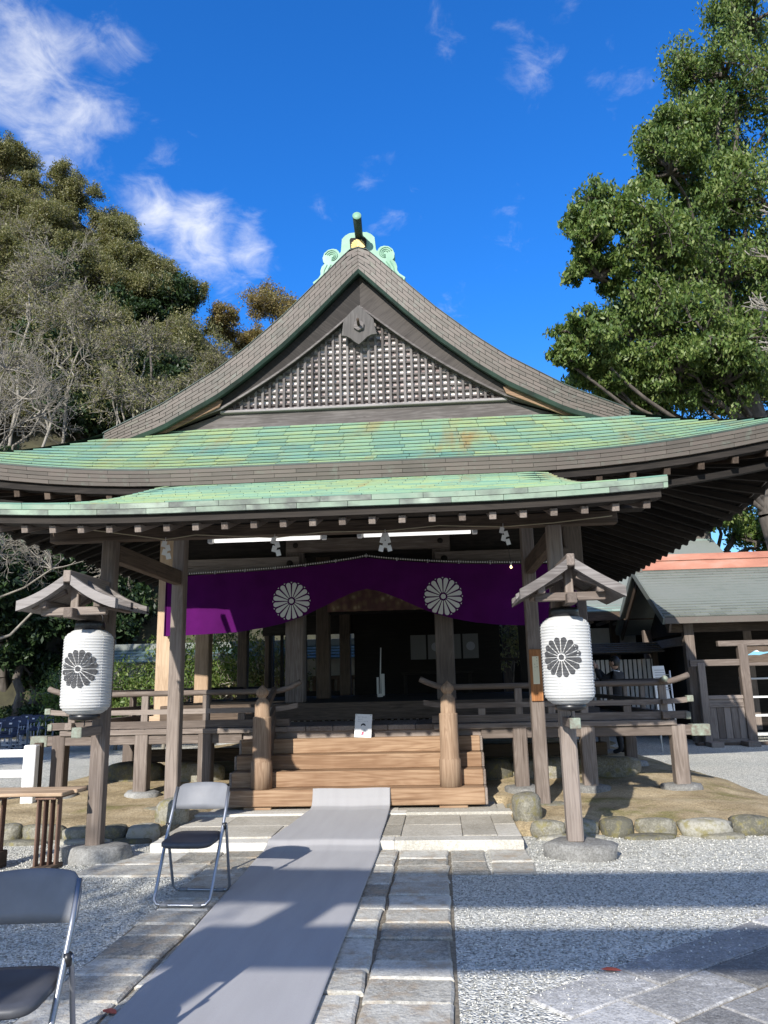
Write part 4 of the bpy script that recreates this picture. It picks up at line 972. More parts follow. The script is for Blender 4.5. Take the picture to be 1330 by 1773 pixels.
# ---- notice board leaning on the top step
def notice():
    o = at_y(628, 1274, 9.835); o.z = .843; r = empty('notice_board', o, 'small white notice board with a drawn figure leaning on the top step', 'sign')
    w, h = .212, .285; Mx = Matrix.Translation(o) @ Matrix.Rotation(.05, 4, 'Y') @ Matrix.Rotation(radians(-14), 4, 'X')
    def pl(name, pts, y, m):
        V = [Mx @ Vector((a, y, b)) for a, b in pts]; mesh_obj(name, V, [tuple(range(len(V)))], m, r)
    V, F = cbox(w, .012, h, .002); V = [Mx @ Vector((a, b, c+h/2)) for a, b, c in V]; mesh_obj('panel', V, F, WHITEP, r)
    y = -.0072
    for row, (z, cells) in enumerate(((.243, 7), (.217, 4), (.192, 8))):
        for k in range(cells):
            x0 = -.07+k*.0165+(.0 if row != 2 else -.002)
            for (a, b, c, d) in ((0, .0, .010, .0022), (.004, -.005, .0022, .012), (0, .006, .009, .0018)):
                if random.random() < .8: pl('letter_mark', [(x0+a, z+b), (x0+a+c, z+b), (x0+a+c, z+b+d), (x0+a, z+b+d)], y, PGRY)
    hair = [(.030*cos(t)+.0, .142+.030*sin(t)) for t in np.linspace(-.1, pi+.35, 12)]+[(-.012, .150), (.006, .148)]
    pl('figure_hair', hair, y, PBLK)
    pl('figure_skirt', [(-.022, .03), (.012, .03), (.010, .068), (-.012, .068)], y, PRED)
    for pts in ([(-.030, .07), (-.027, .07), (-.012, .105), (-.015, .105)], [(.025, .068), (.028, .068), (.017, .105), (.014, .105)], [(-.004, .085), (.004, .085), (.002, .095), (-.002, .095)]): pl('figure_line', pts, y, PGRY)
    for (a, b) in ((-.09, .272), (.088, .272), (-.09, .012), (.085, .02)): pl('pin', [(a+.005*cos(k*pi/3), b+.005*sin(k*pi/3)) for k in range(6)], y-.002, PBLK)
notice()
# ---- plaque on the inner post
def plaque():
    a, b = at_y(932, 1124, 9.085), at_y(938, 1214, 9.085); cx = 2.115; r = empty('wooden_plaque', (cx, 9.085, b.z), 'reddish wooden plaque with a yellowed vertical paper on the porch post', 'plaque')
    beam('board', (cx, 9.085, b.z), (cx, 9.085, a.z), .135, .022, wood('plaque_wood', (.16, .06, .02), (.34, .15, .055)), r, up=(0, 1, 0))
    z0, z1 = a.z-.08, b.z+.19
    mesh_obj('paper', [(cx-.036, 9.0725, z1), (cx+.036, 9.0725, z1), (cx+.036, 9.0725, z0), (cx-.036, 9.0725, z0)], [(0, 1, 2, 3)], YPAP, r)
    for cl, (xo, zz0, zz1, s) in enumerate(((.016, z0-.015, z1+.16, .012), (-.010, z0-.09, z1+.15, .011))):
        z = zz0
        while z > zz1:
            for (p, q, w, h) in ((-.5, 0, 1, .18), (-.1, -.5, .2, 1), (-.4, -.45, .8, .16)):
                if random.random() < .8: mesh_obj('letter_mark', [(cx+xo+p*s, 9.0715, z+q*s), (cx+xo+(p+w)*s, 9.0715, z+q*s), (cx+xo+(p+w)*s, 9.0715, z+(q+h)*s), (cx+xo+p*s, 9.0715, z+(q+h)*s)], [(0, 1, 2, 3)], PBLK, r)
            z -= .034
plaque()
# ---- lanterns and their little roofs
def lantern(cx, cy, z0, z1, face, label):
    r = empty('paper_lantern', (cx, cy, z0-.05), label, 'lantern', 'paper lanterns on the porch pillars'); H_ = z1-z0; R = .207
    def rad(t):
        b = R*(1-.03*(t-.45)**2)
        e = min(t, 1-t)
        if e < .13: k = 1-e/.13; b *= 1-.42*k**2.3
        return b
    NR = 30; prof = []
    for i in range(NR*4+1):
        t = i/(NR*4); prof.append((rad(t)+.0072*abs(sin(pi*t*NR)), t*H_))
    V, F = [], []; n = 48
    for (rr, z) in prof:
        for k in range(n):
            a = 2*pi*k/n; V.append((cx+rr*cos(a)*(1+.004*sin(8*a)), cy+rr*sin(a)*(1+.004*sin(8*a)), z0+z))
    for i in range(len(prof)-1):
        for k in range(n): F.append((i*n+k, i*n+(k+1) % n, (i+1)*n+(k+1) % n, (i+1)*n+k))
    body = mesh_obj('paper_body', V, F, PAPER, r, smooth=True)
    for k in range(8):       # pasted seams
        a = 2*pi*(k+.3)/8; tube('seam', [(cx+(rad(t)+.004)*cos(a), cy+(rad(t)+.004)*sin(a), z0+t*H_) for t in np.linspace(.02, .98, 24)], .0016, LAMPW, body, 4)
    def surf(p, q, off=.0055):
        th = -pi/2+face+p/R; t = (q+H_*.53)/H_; rr = rad(t)+.0072*abs(sin(pi*t*NR))+off
        return (cx+rr*cos(th), cy+rr*sin(th), z0+t*H_)
    Vv, Ff = [], []
    for pl in petals(16, .033, .165, 7, .80):
        # strip each petal into short cross bands so that it follows the ribs
        L0 = pl[0]; L1 = pl[-1]; ax = ((L0[0]+L1[0])/2, (L0[1]+L1[1])/2); an = atan2(ax[1], ax[0]); ca, sa = cos(an), sin(an)
        q = [(x*ca+y*sa, -x*sa+y*ca) for x, y in pl]; rs = [p[0] for p in q]; half = sorted([(p[0], abs(p[1])) for p in q])
        N = 14; r0, r1 = min(rs), max(rs); row = []
        for i in range(N+1):
            d = r0+(r1-r0)*i/N; hw = .165*sin(pi/16)*.80*.93; rc = .165-hw
            w = (np.interp(d, [r0, rc], [.033*sin(pi/16)*.5, hw]) if d < rc else sqrt(max(0, hw*hw-(d-rc)**2))); row.append((d, float(w)))
        o = len(Vv)
        for d, w in row:
            for s_ in (-1, 0, 1): Vv.append(surf(d*ca-s_*w*sa, d*sa+s_*w*ca))
        for i in range(N):
            for s_ in (0, 1): Ff.append((o+3*i+s_, o+3*i+3+s_, o+3*i+4+s_, o+3*i+1+s_))
    o = len(Vv); Vv.append(surf(0, 0)); Vv += [surf(.022*cos(k*pi/8), .022*sin(k*pi/8)) for k in range(16)]; Ff += [(o, o+1+k, o+1+(k+1) % 16) for k in range(16)]
    mesh_obj('crest', Vv, Ff, INK, body)
    lathe('top_ring', [(.118, -.005), (.132, 0), (.126, .055), (.122, .075), (.108, .076)], (cx, cy, z1-.002), BLACK, r, 28)
    lathe('bottom_ring', [(.06, -.055), (.10, -.05), (.128, -.042), (.13, -.01), (.12, 0)], (cx, cy, z0+.004), BLACK, r, 28)
    pts = [(cx+.118*cos(a)*1.0, cy, z1+.07+.10*sin(a)**.6) for a in np.linspace(0, pi, 15)]; tube('handle', pts, .004, WIRE, r, 6)
    tube('hook', [(cx, cy, z1+.165), (cx, cy, z1+.26)], .004, WIRE, r, 5); tube('lower_hook', [(cx, cy, z0-.05), (cx+.005, cy, z0-.085), (cx-.01, cy+.02, z0-.10)], .005, WIRE, r, 5)
LY = 6.78
lantern(-2.105, LY, 1.285, 2.02, radians(3), 'white paper lantern with black crest on the pillar beside the low table')
lantern(2.11, LY, 1.285, 2.02, radians(-21), 'white paper lantern with black crest on the pillar beside the plaque')
def canopy(cx, lb, warp):
    r = empty('lantern_canopy', (cx, 6.7, 2.2), lb, 'canopy', 'wooden lantern canopies on the porch pillars')
    y0, y1 = 6.36, 7.10; az = 2.46
    cv = lambda t: az-.02-(.30 if warp else .275)*t+(.055 if warp else .025)*t*t       # t 0..1 from the ridge to the eave
    for s in (-1, 1):
        hw = .405 if warp else .395
        for (ya, yb, up, th, nm) in ((y0+.05, y1, -.03, .03, 'roof_board'), (y0-.03, y0+.03, .02, .085, 'bargeboard'), (y0+.30, y0+.36, .015, .06, 'batten'), (y1-.06, y1, .015, .06, 'batten')):
            V, F = [], []; N = 8
            for i in range(N+1):
                t = i/N; x = cx+s*(.03+hw*t); z = cv(t)+(.035 if warp else .012)*t**2.5+up
                V += [(x, ya, z), (x, yb, z), (x, yb, z-th), (x, ya, z-th)]
            for i in range(N):
                for k in range(4):
                    q = (4*i+k, 4*i+4+k, 4*i+4+(k+1) % 4, 4*i+(k+1) % 4); F.append(q if s < 0 else q[::-1])
            F += [(0, 1, 2, 3), tuple(4*N+k for k in (3, 2, 1, 0))]
            mesh_obj(nm, V, F, WOODG, r)
        beam('rafter', (cx+s*.06, y0+.10, 2.335), (cx+s*.36, y0+.10, 2.205), .045, .05, WOOD, r); beam('rafter', (cx+s*.06, y1-.1, 2.335), (cx+s*.36, y1-.1, 2.205), .045, .05, WOOD, r)
        box('purlin', (cx+s*.24-.03, y0+.04, 2.19), (cx+s*.24+.03, y1, 2.255), WOOD, r)
    box('ridge_pole', (cx-.032, y0-.04, 2.40), (cx+.032, y1+.02, 2.50), WOOD, r)
    box('cross_beam', (cx-.29, y0+.12, 2.13), (cx+.29, y0+.18, 2.20), WOOD, r)
    box('arm', (cx-.04, y0+.02, 2.10), (cx+.04, 7.1, 2.185), WOOD, r); box('king_post', (cx-.035, y0+.13, 2.19), (cx+.035, y0+.18, 2.42), WOOD, r)
    box('lower_arm', (cx-.04, LY-.09, 1.095), (cx+.04, 7.1, 1.175), WOOD, r); box('arm_end', (cx-.045, LY-.10, 1.09), (cx+.045, LY-.085, 1.18), VERD, r)
canopy(-2.125, 'little curved wooden roof over the lantern beside the low table', True)
canopy(2.125, 'little gabled wooden roof over the lantern beside the plaque', False)
# ================================================================== furniture of the forecourt
def folding_chair(name, loc, label, rz=0, mb=BACKG, ms=SEATG, mt=STEEL, group=None, tagged=False):
    r = empty(name, (0, 0, 0), label, 'chair', group); w = .2
    fr = [(-w, .175, .74), (-w-.004, .10, .58), (-w-.006, .0, .40), (-w-.002, -.14, .12), (-w, -.185, .045), (-w+.025, -.20, .018), (-w+.07, -.203, .014), (w-.07, -.203, .014), (w-.025, -.20, .018), (w, -.185, .045), (w+.002, -.14, .12), (w+.006, .0, .40), (w+.004, .10, .58), (w, .175, .74)]
    tube('front_frame', fr, .0115, mt, r, 10)
    q = w+.024
    rr = [(-q, .055, .50), (-q, .075, .44), (-q+.006, .16, .15), (-q+.008, .192, .05), (-q+.03, .208, .018), (-q+.07, .21, .014), (q-.07, .21, .014), (q-.03, .208, .018), (q-.008, .192, .05), (q-.006, .16, .15), (q, .075, .44), (q, .055, .50)]
    tube('rear_frame', rr, .0105, mt, r, 10)
    for s in (-1, 1):
        lathe('hinge', [(.016, -.022), (.018, 0), (.016, .022)], (s*(w+.014), .052, .485), BLACK if mb is BACKG else mt, r, 8)
        beam('link', (s*(w+.012), .06, .47), (s*(w+.004), .02, .405), .008, .02, mt, r)
        for (yy, ww) in ((-.203, .12), (.21, .14)): tube('rubber_foot', [(s*ww-.03, yy, .014), (s*ww+.03, yy, .014)], .0145, mb, r, 8)
    # backrest: bowed panel with rounded upper corners and rolled edge
    V, F = [], []; nx, nz = 18, 6
    for side in (0, 1):
        for i in range(nx+1):
            t = -1+2*i/nx; bow = .055*(1-t*t); xx = t*(w+.015)
            top = .755-.055*max(0, (abs(t)-.72)/.28)**2+.012*(1-t*t)
            for j in range(nz+1):
                k = j/nz; zz = .595+(top-.595)*k-(.012*(1-t*t) if k == 0 else 0); yb = .105+(zz-.58)*.42
                V.append((xx, yb+bow+(.016 if side else -.006*sin(pi*k)), zz))
    n = nz+1; o = (nx+1)*n
    for i in range(nx):
        for j in range(nz):
            f = (i*n+j, (i+1)*n+j, (i+1)*n+j+1, i*n+j+1); F.append(f); F.append(tuple(o+a for a in f[::-1]))
        for j in (0, nz): a, b = i*n+j, (i+1)*n+j; F.append((a, o+a, o+b, b) if j == 0 else (a, b, o+b, o+a))
    for i in (0, nx):
        for j in range(nz): a, b = i*n+j, i*n+j+1; F.append((a, b, o+b, o+a) if i == 0 else (a, o+a, o+b, b))
    mesh_obj('backrest', V, F, mb, r, smooth=True)
    # seat pad
    N = 20; ring = []
    for k in range(N):
        a = 2*pi*k/N; c_, s_ = cos(a), sin(a); e = .42
        ring.append((abs(c_)**e*(1 if c_ > 0 else -1)*(w-.012), -.015+abs(s_)**e*(1 if s_ > 0 else -1)*.185))
    V = []; F = []
    for (z, sc) in ((.385, .93), (.395, 1.0), (.412, 1.0), (.422, .96), (.424, .7)):
        for (a, b) in ring: V.append((a*sc, b*sc-.015*(1-sc), z+b*.06))
    for l in range(4): F += [(l*N+k, l*N+(k+1) % N, (l+1)*N+(k+1) % N, (l+1)*N+k) for k in range(N)]
    F += [tuple(range(N))[::-1], tuple(range(4*N, 5*N))]
    mesh_obj('seat', V, F, ms, r, smooth=True)
    if tagged:
        mesh_obj('label_tag', [(-.035, .166, .68), (.035, .166, .68), (.035, .182, .72), (-.035, .182, .72)], [(0, 1, 2, 3)], WHITEP, r)
    r.matrix_basis = Matrix.Translation(loc) @ Matrix.Rotation(rz, 4, 'Z'); return r
c1 = folding_chair('folding_chair', (-.80, 5.83, .022), 'grey folding chair beside the runner, right before the stone landing', rz=radians(-3))
c2 = folding_chair('folding_chair', (-.62, 3.03, .022), 'grey folding chair beside the runner, the one farther from the stone landing', rz=radians(6))
nv = folding_chair('navy_folding_chair', (-10.9, 22.0, 0), 'navy folding chair with white tag in the shaded rows by the hedge', mb=NAVY, ms=NAVY, group='navy chairs in the shade', tagged=True, rz=.4)
k = 0
for (u, v, y) in ((8, 1243, 21.0), (25, 1241, 22.6), (36, 1245, 21.4), (55, 1246, 22.2), (68, 1240, 23.4), (80, 1241, 23.0), (33, 1253, 20.4), (2, 1262, 19.6), (15, 1268, 19.2), (-14, 1250, 20.6), (48, 1240, 24)):
    p = at_y(u, v, y); mw = Matrix.Translation((p.x, y, 0)) @ Matrix.Rotation(radians(25+random.uniform(-12, 12)), 4, 'Z')
    if k == 0: nv.matrix_basis = mw
    else: copy_tree(nv, None, mw)
    k += 1
# low slatted table
tb = empty('low_table', (-2.68, 6.98, 0), 'low pale-topped wooden table on slatted legs beside the porch pillar', 'table')
for i in range(2): box('table_board', (-3.10, 6.76+i*.216, .605), (-2.255+i*.03, 6.974+i*.216, .635), WOODP, tb)
for xx in (-2.42, -2.93):
    for i in range(4): box('leg_slat', (xx-.075+i*.046, 6.80+i*.03, .03), (xx-.058+i*.046, 6.87+i*.03, .585), WOODR, tb)
    box('cross_piece', (xx-.09, 6.79, .575), (xx+.10, 7.15, .604), WOODR, tb); box('foot', (xx-.09, 6.78, 0), (xx+.10, 7.0, .035 if xx > -2.7 else .14), WOODM, tb)
# white barrier
wb = empty('white_barrier', (-4.4, 9.62, .1), 'white painted rail barrier standing beside the veranda corner', 'barrier')
box('post', (-4.14, 9.55, .12), (-3.985, 9.66, .84), WHITEW, wb, .01)
for z in (.70, .46): box('rail', (-5.6, 9.57, z), (-4.135, 9.63, z+.09), WHITEW, wb)
box('post', (-5.7, 9.55, 0), (-5.56, 9.66, .84), WHITEW, wb, .01)
box('brace', (-4.07, 9.665, .05), (-3.97, 9.73, .86), WOODM, wb)
# fallen leaves
for i, (u, v, z, m_, lb) in enumerate(((1058, 1682, .014, REDL, 'fallen red leaf lying where gravel meets the dark paving'), (190, 1755, .026, REDL, 'dry red-brown leaf lying against the runner edge'), (880, 1350, .20, ORL, 'orange leaf on the earth under the veranda'), (1136, 1356, .17, ORL, 'small orange leaf on the earth by the veranda corner'), (442, 1470, .03, REDL, 'tiny brown leaf on the slabs before the landing'))):
    p = at_z(u, v, z); s = .055 if i < 2 else .03; a = random.uniform(-.6, .4)
    pts = [(-1, 0, .02), (-.4, .38, .16), (.4, .34, .2), (1, .0, .1), (.4, -.34, .14), (-.4, -.38, .1), (0, 0, .02)]
    V = [(p.x+s*(x*cos(a)-y*sin(a)), p.y+s*(x*sin(a)+y*cos(a)), p.z+s*z_+.004) for x, y, z_ in pts]
    tag(mesh_obj('fallen_leaf', V, [(k, (k+1) % 6, 6) for k in range(6)], m_), lb, 'leaf')
# torii standing behind the viewer: its beams and pillar throw the bars of shade across the forecourt
tr = empty('torii_gate', (0, -1.5, 0), 'plain wooden torii gate at the entrance of the forecourt', 'gate')
for s in (-1, 1): tube('pillar', [(s*2.10, -1.5, 0), (s*2.06, -1.5, 3.96)], [.18, .16], WOODG, tr, 20)
V, F = [], []
for i in range(21):
    x = -3.5+.35*i; l = .10*(abs(x)/3.5)**3
    V += [(x, -1.66, 3.95+l), (x, -1.34, 3.95+l), (x, -1.31, 4.30+l), (x, -1.5, 4.36+l), (x, -1.69, 4.30+l)]
for i in range(20):
    for k in range(5): F.append((5*i+k, 5*i+(k+1) % 5, 5*i+5+(k+1) % 5, 5*i+5+k))
F += [(4, 3, 2, 1, 0), (100, 101, 102, 103, 104)]
mesh_obj('top_beam', V, F, WOODG, tr); box('tie_beam', (-2.5, -1.58, 3.27), (2.5, -1.42, 3.60), WOODG, tr)
# ================================================================== buildings at the right
def shingled(parent, P, nu, nv_, m, t=.02, nm='shingle', nmr='shingle_courses', rows=None):
    """P(u,v): surface point, u along the eave 0..1, v up the slope 0..1"""
    g = []
    for r in range(nv_):
        v0, v1 = r/nv_, (r+1)/nv_; w = 1/nu; u = -(r % 2)*w*.5
        while u < 1:
            a, b = max(u, 0), min(u+w, 1)
            if b-a > w*.1:
                e = w*.012; A, B, C, D = P(a+e, v0), P(b-e, v0), P(b-e, v1), P(a+e, v1); n = (B-A).cross(D-A).normalized(); g.append(wedge(A, B, C, D, n, t))
            u += w
    pieces(nm, nmr, g, m, parent)
gh = empty('gatehouse', (9.5, 20.3, 0), 'low gatehouse with grey copper roof and red-brown ridge beside the hall', 'building')
GX0, GX1, GYF, GYR, GYB, GZE, GZR = 6.1, 15.0, 17.9, 20.3, 22.7, 2.80, 4.22
def gz(y): t = abs(y-GYR)/(GYR-GYF); return GZR-(GZR-GZE)*(t*1.12-.12*t*t*1.0) if t <= 1.2 else GZE
def gsl(u, v): y = GYF+(GYR-GYF)*v; return Vector((GX0+(GX1-GX0)*u, y, gz(y)+.01))
V = [(GX0, GYF, gz(GYF)), (GX1, GYF, gz(GYF)), (GX1, GYR, GZR), (GX0, GYR, GZR), (GX0, GYB, gz(GYB)), (GX1, GYB, gz(GYB))]
gr = mesh_obj('roof', V+[(x, y, z-.14) for x, y, z in V], [(0, 1, 2, 3), (3, 2, 5, 4), (9, 8, 7, 6), (10, 11, 8, 9)], PATINAG, gh)
shingled(gr, gsl, 26, 18, PATINAG, .03)
box('eave_fascia', (GX0, GYF-.01, GZE-.15), (GX1, GYF+.06, GZE-.005), PATINAB, gh)
box('ridge', (GX0+.15, GYR-.16, GZR-.05), (GX1, GYR+.16, GZR+.20), REDCU, gh); box('ridge', (GX0+.22, GYR-.12, GZR+.20), (GX1, GYR+.12, GZR+.36), REDCU, gh); box('ridge_lip', (GX0+.1, GYR-.19, GZR+.185), (GX1, GYR+.19, GZR+.215), REDCU, gh); box('ridge_end', (GX0+.06, GYR-.2, GZR-.1), (GX0+.2, GYR+.2, GZR+.27), PATINAB, gh)
for (ya, yb) in ((GYF-.02, GYR), (GYR, GYB)):
    beam('verge_board', (GX0-.02, ya, gz(ya)-.08), (GX0-.02, yb, gz(yb)-.05), .05, .17, PATINAG, gh); beam('bargeboard', (GX0+.12, ya+.05, gz(ya)-.24), (GX0+.12, yb-.0, gz(yb)-.20), .05, .2, WOODM, gh)
prism_v = [(GX0+.75, y, z) for y, z in ((18.3, 2.5), (20.3, 3.9), (22.3, 2.5))]; mesh_obj('gable_panel', prism_v, [(0, 1, 2)], WOODD, gh)
for xx in (6.75, 9.4, 12.0):
    for yy in (18.45, 22.0): box('pillar', (xx-.11, yy-.11, .05), (xx+.11, yy+.11, 2.75), WOOD, gh, .01)
box('tie_beam', (6.3, 18.38, 2.48), (14, 18.52, 2.68), WOODM, gh); box('tie_beam', (6.68, 18.5, 2.2), (6.82, 22, 2.4), WOOD, gh); box('wall', (7.0, 21.9, 0), (14.5, 22.0, 2.7), WOODD, gh); box('wall', (6.95, 19.2, 0), (7.0, 21.9, 2.5), WOODD, gh)
# wooden gate leaves before it
gt = empty('wooden_gate', (7.7, 18.0, 0), 'weathered wooden gate frame with panelled lower leaf and painted lintel board', 'gate')
GY = 18.0
def gp_(u, v): return at_y(u, v, GY)
for (ua, va, ub, vb, w) in ((1212, 1148, 1220, 1278, .16), (1283, 1115, 1298, 1282, .20)):
    a, b = gp_(ua, va), gp_(ub, vb); box('post', (a.x-w/2, GY-.08, .02), (a.x+w/2, GY+.08, a.z), WOOD, gt, .01)
a, b = gp_(1193, 1143), gp_(1283, 1138); box('rail', (a.x, GY-.06, a.z-.14), (b.x, GY+.04, a.z), WOOD, gt)
a, b = gp_(1241, 1110), gp_(1345, 1106); box('lintel', (a.x, GY-.07, a.z-.12), (b.x, GY+.07, a.z), WOOD, gt); box('lintel_board', (gp_(1292, 1130).x, GY-.03, a.z-.49), (b.x, GY+.01, a.z-.125), WOODM, gt); box('rail', (gp_(1292, 1130).x, GY-.05, a.z-.56), (b.x, GY+.05, a.z-.49), WOOD, gt)
m0 = gp_(1310, 1131); pts = [(m0.x+dx*.11, GY-.034, m0.z+dz*.07) for dx, dz in ((-2.2, -.6), (-1.2, .1), (-.6, .7), (0, 1), (.5, .5), (1.3, .3), (2.5, .5), (2.4, .1), (1.2, -.3), (.4, -.6), (-.8, -.5))]; mesh_obj('painted_mountain', pts, [tuple(range(len(pts)))[::-1]], BLUEP, gt); pts = [(m0.x+dx*.11, GY-.037, m0.z+dz*.07) for dx, dz in ((-.6, .55), (0, .95), (.5, .45), (.1, .4), (-.1, .55))]; mesh_obj('painted_snow', pts, [tuple(range(len(pts)))[::-1]], WHITEP, gt)
a, b = gp_(1226, 1209), gp_(1287, 1209)
for i in range(5): w = (b.x-a.x)/5; box('panel_board', (a.x+i*w+.004, GY-.02, .14), (a.x+(i+1)*w-.004, GY+.02, .80), WOOD, gt)
box('panel_rail', (a.x, GY-.04, .98), (b.x, GY+.04, 1.06), WOOD, gt); box('panel_rail', (a.x, GY-.04, .80), (b.x, GY+.04, .90), WOOD, gt); box('panel_fill', (a.x, GY-.01, .90), (b.x, GY+.02, .98), WOOD, gt); box('panel_rail', (a.x, GY-.05, .02), (b.x+.2, GY+.05, .14), WOOD, gt)
box('sill', (a.x-.35, GY-.1, 0), (b.x+1.6, GY+.1, .06), WOODM, gt)
for u in (1228, 1290): p = gp_(u, 1290); box('prop_block', (p.x-.12, GY-.55, .0), (p.x+.14, GY-.12, .10), WOOD, gt)
for k in range(2): box('offering_shelf', (8.2+.0, 18.7, .5+.42*k), (9.6, 19.1, .55+.42*k), PLASTER, gt) if False else None
# low shelf unit inside the gatehouse
sh = empty('shelf_unit', (8.6, 19.2, 0), 'pale shelf unit standing inside the gatehouse', 'shelf')
for k in range(4): box('shelf', (8.15, 19.0, .12+.42*k), (9.4, 19.4, .16+.42*k), LAMPW, sh)
for xx in (8.12, 9.37): box('side', (xx, 19.0, 0), (xx+.04, 19.4, 1.45), LAMPW, sh)
# hall beyond with green roof
bh = empty('rear_hall', (6, 26, 0), 'rear shrine hall with broad pale green copper roof', 'building')
def rsl(u, v): return Vector((2.2+8*u, 22.0+4.2*v, 3.30+2.55*v+.25*v*v))
rr_ = mesh_obj('roof', [rsl(0, 0), rsl(1, 0), rsl(1, 1), rsl(0, 1), Vector((2.2, 30.5, 3.3)), Vector((10.2, 30.5, 3.3))], [(0, 1, 2, 3), (3, 2, 5, 4)], PATINAG, bh)
shingled(rr_, rsl, 24, 26, copper('pale_green_copper', [(.3, (.17, .25, .21)), (.5, (.25, .33, .28)), (.7, (.28, .35, .31))]), .02)
box('eave_fascia', (2.2, 21.98, 3.05), (10.2, 22.1, 3.29), WOODM, bh); box('ridge', (2.2, 26.0, 5.9), (10.2, 26.5, 6.3), PATINAB, bh)
for xx in (3.0, 4.6, 6.2, 7.8): box('pillar', (xx-.12, 23.4, 0), (xx+.12, 23.64, 3.3), WOODM, bh)
for i in range(16): xx = 2.6+i*.45; box('rafter', (xx-.05, 22.12, 3.0), (xx+.05, 23.6, 3.08), WOOD, bh)
box('wall', (2.4, 23.7, 0), (10, 23.8, 3.3), WOODD, bh); 
for i in range(3): box('plaster_panel', (4.75+i*.75, 23.66, 2.35), (5.35+i*.75, 23.70, 2.95), PLASTER, bh)
# roofed fence
PALEF = mat('sunlit_fence_white', lambda g: {'Base Color': g.ramp(g.noise(g.mapv(g.pos(), (9, 9, 1)), 1.0, 3), [(.3, (.62, .58, .55)), (.7, (.80, .77, .74))])}, rough=.8)  # white slats paled further, standing in for sunlight that the hall blocks
rf = empty('roofed_fence', (5.6, 20.6, 0), 'slatted fence under a small purple-brown copper roof', 'fence')
def fsl(u, v): return Vector((4.4+2.3*u, 20.2+.7*v, 2.10+.28*v))
fr_ = mesh_obj('roof', [fsl(0, 0), fsl(1, 0), fsl(1, 1), fsl(0, 1), Vector((4.4, 21.6, 2.1)), Vector((6.7, 21.6, 2.1))], [(0, 1, 2, 3), (3, 2, 5, 4)], PATINAB, rf); shingled(fr_, fsl, 6, 5, PATINAB, .03)
for xx in (4.5, 5.55, 6.6): box('post', (xx-.07, 20.8, 0), (xx+.07, 20.94, 2.2), WOODM, rf)
for i in range(18): box('slat', (4.5+i*.118, 20.86, .3), (4.5+i*.118+.085, 20.89, 1.95), PALEF, rf)
box('rail', (4.4, 20.9, .5), (6.7, 20.95, .6), WOODM, rf); box('rail', (4.4, 20.9, 1.7), (6.7, 20.95, 1.8), WOODM, rf)
# notice stand by the gatehouse
p = at_y(1148, 1200, 16.6); ns = empty('notice_stand', (p.x, 16.6, 0), 'white notice board on a slanting stand by the gatehouse', 'sign')
a, b = at_y(1132, 1153, 16.6), at_y(1160, 1225, 16.6)
V = [(a.x, 16.6, b.z-.1), (b.x+.06, 16.6, b.z-.1), (b.x-.0, 16.75, a.z), (a.x, 16.75, a.z)]; mesh_obj('panel', V+[(x, y+.03, z) for x, y, z in V], [(0, 1, 2, 3), (7, 6, 5, 4), (0, 3, 7, 4), (1, 5, 6, 2), (3, 2, 6, 7), (0, 4, 5, 1)], LAMPW, ns)
for i in range(9): z = a.z-.08-.05*i; w = .3 if i > 1 else .2; y = 16.75-.15*(a.z-z)/(a.z-b.z+.1)-.006; mesh_obj('text_line', [(a.x+.04, y, z-.012), (a.x+.04+w, y, z-.012), (a.x+.04+w, y+.003, z), (a.x+.04, y+.003, z)], [(0, 1, 2, 3)], PGRY, ns)
for dx in (.03, .36): tube('leg', [(a.x+dx, 16.66, 0), (a.x+dx, 16.78, a.z-.1)], .018, LAMPW, ns, 6)
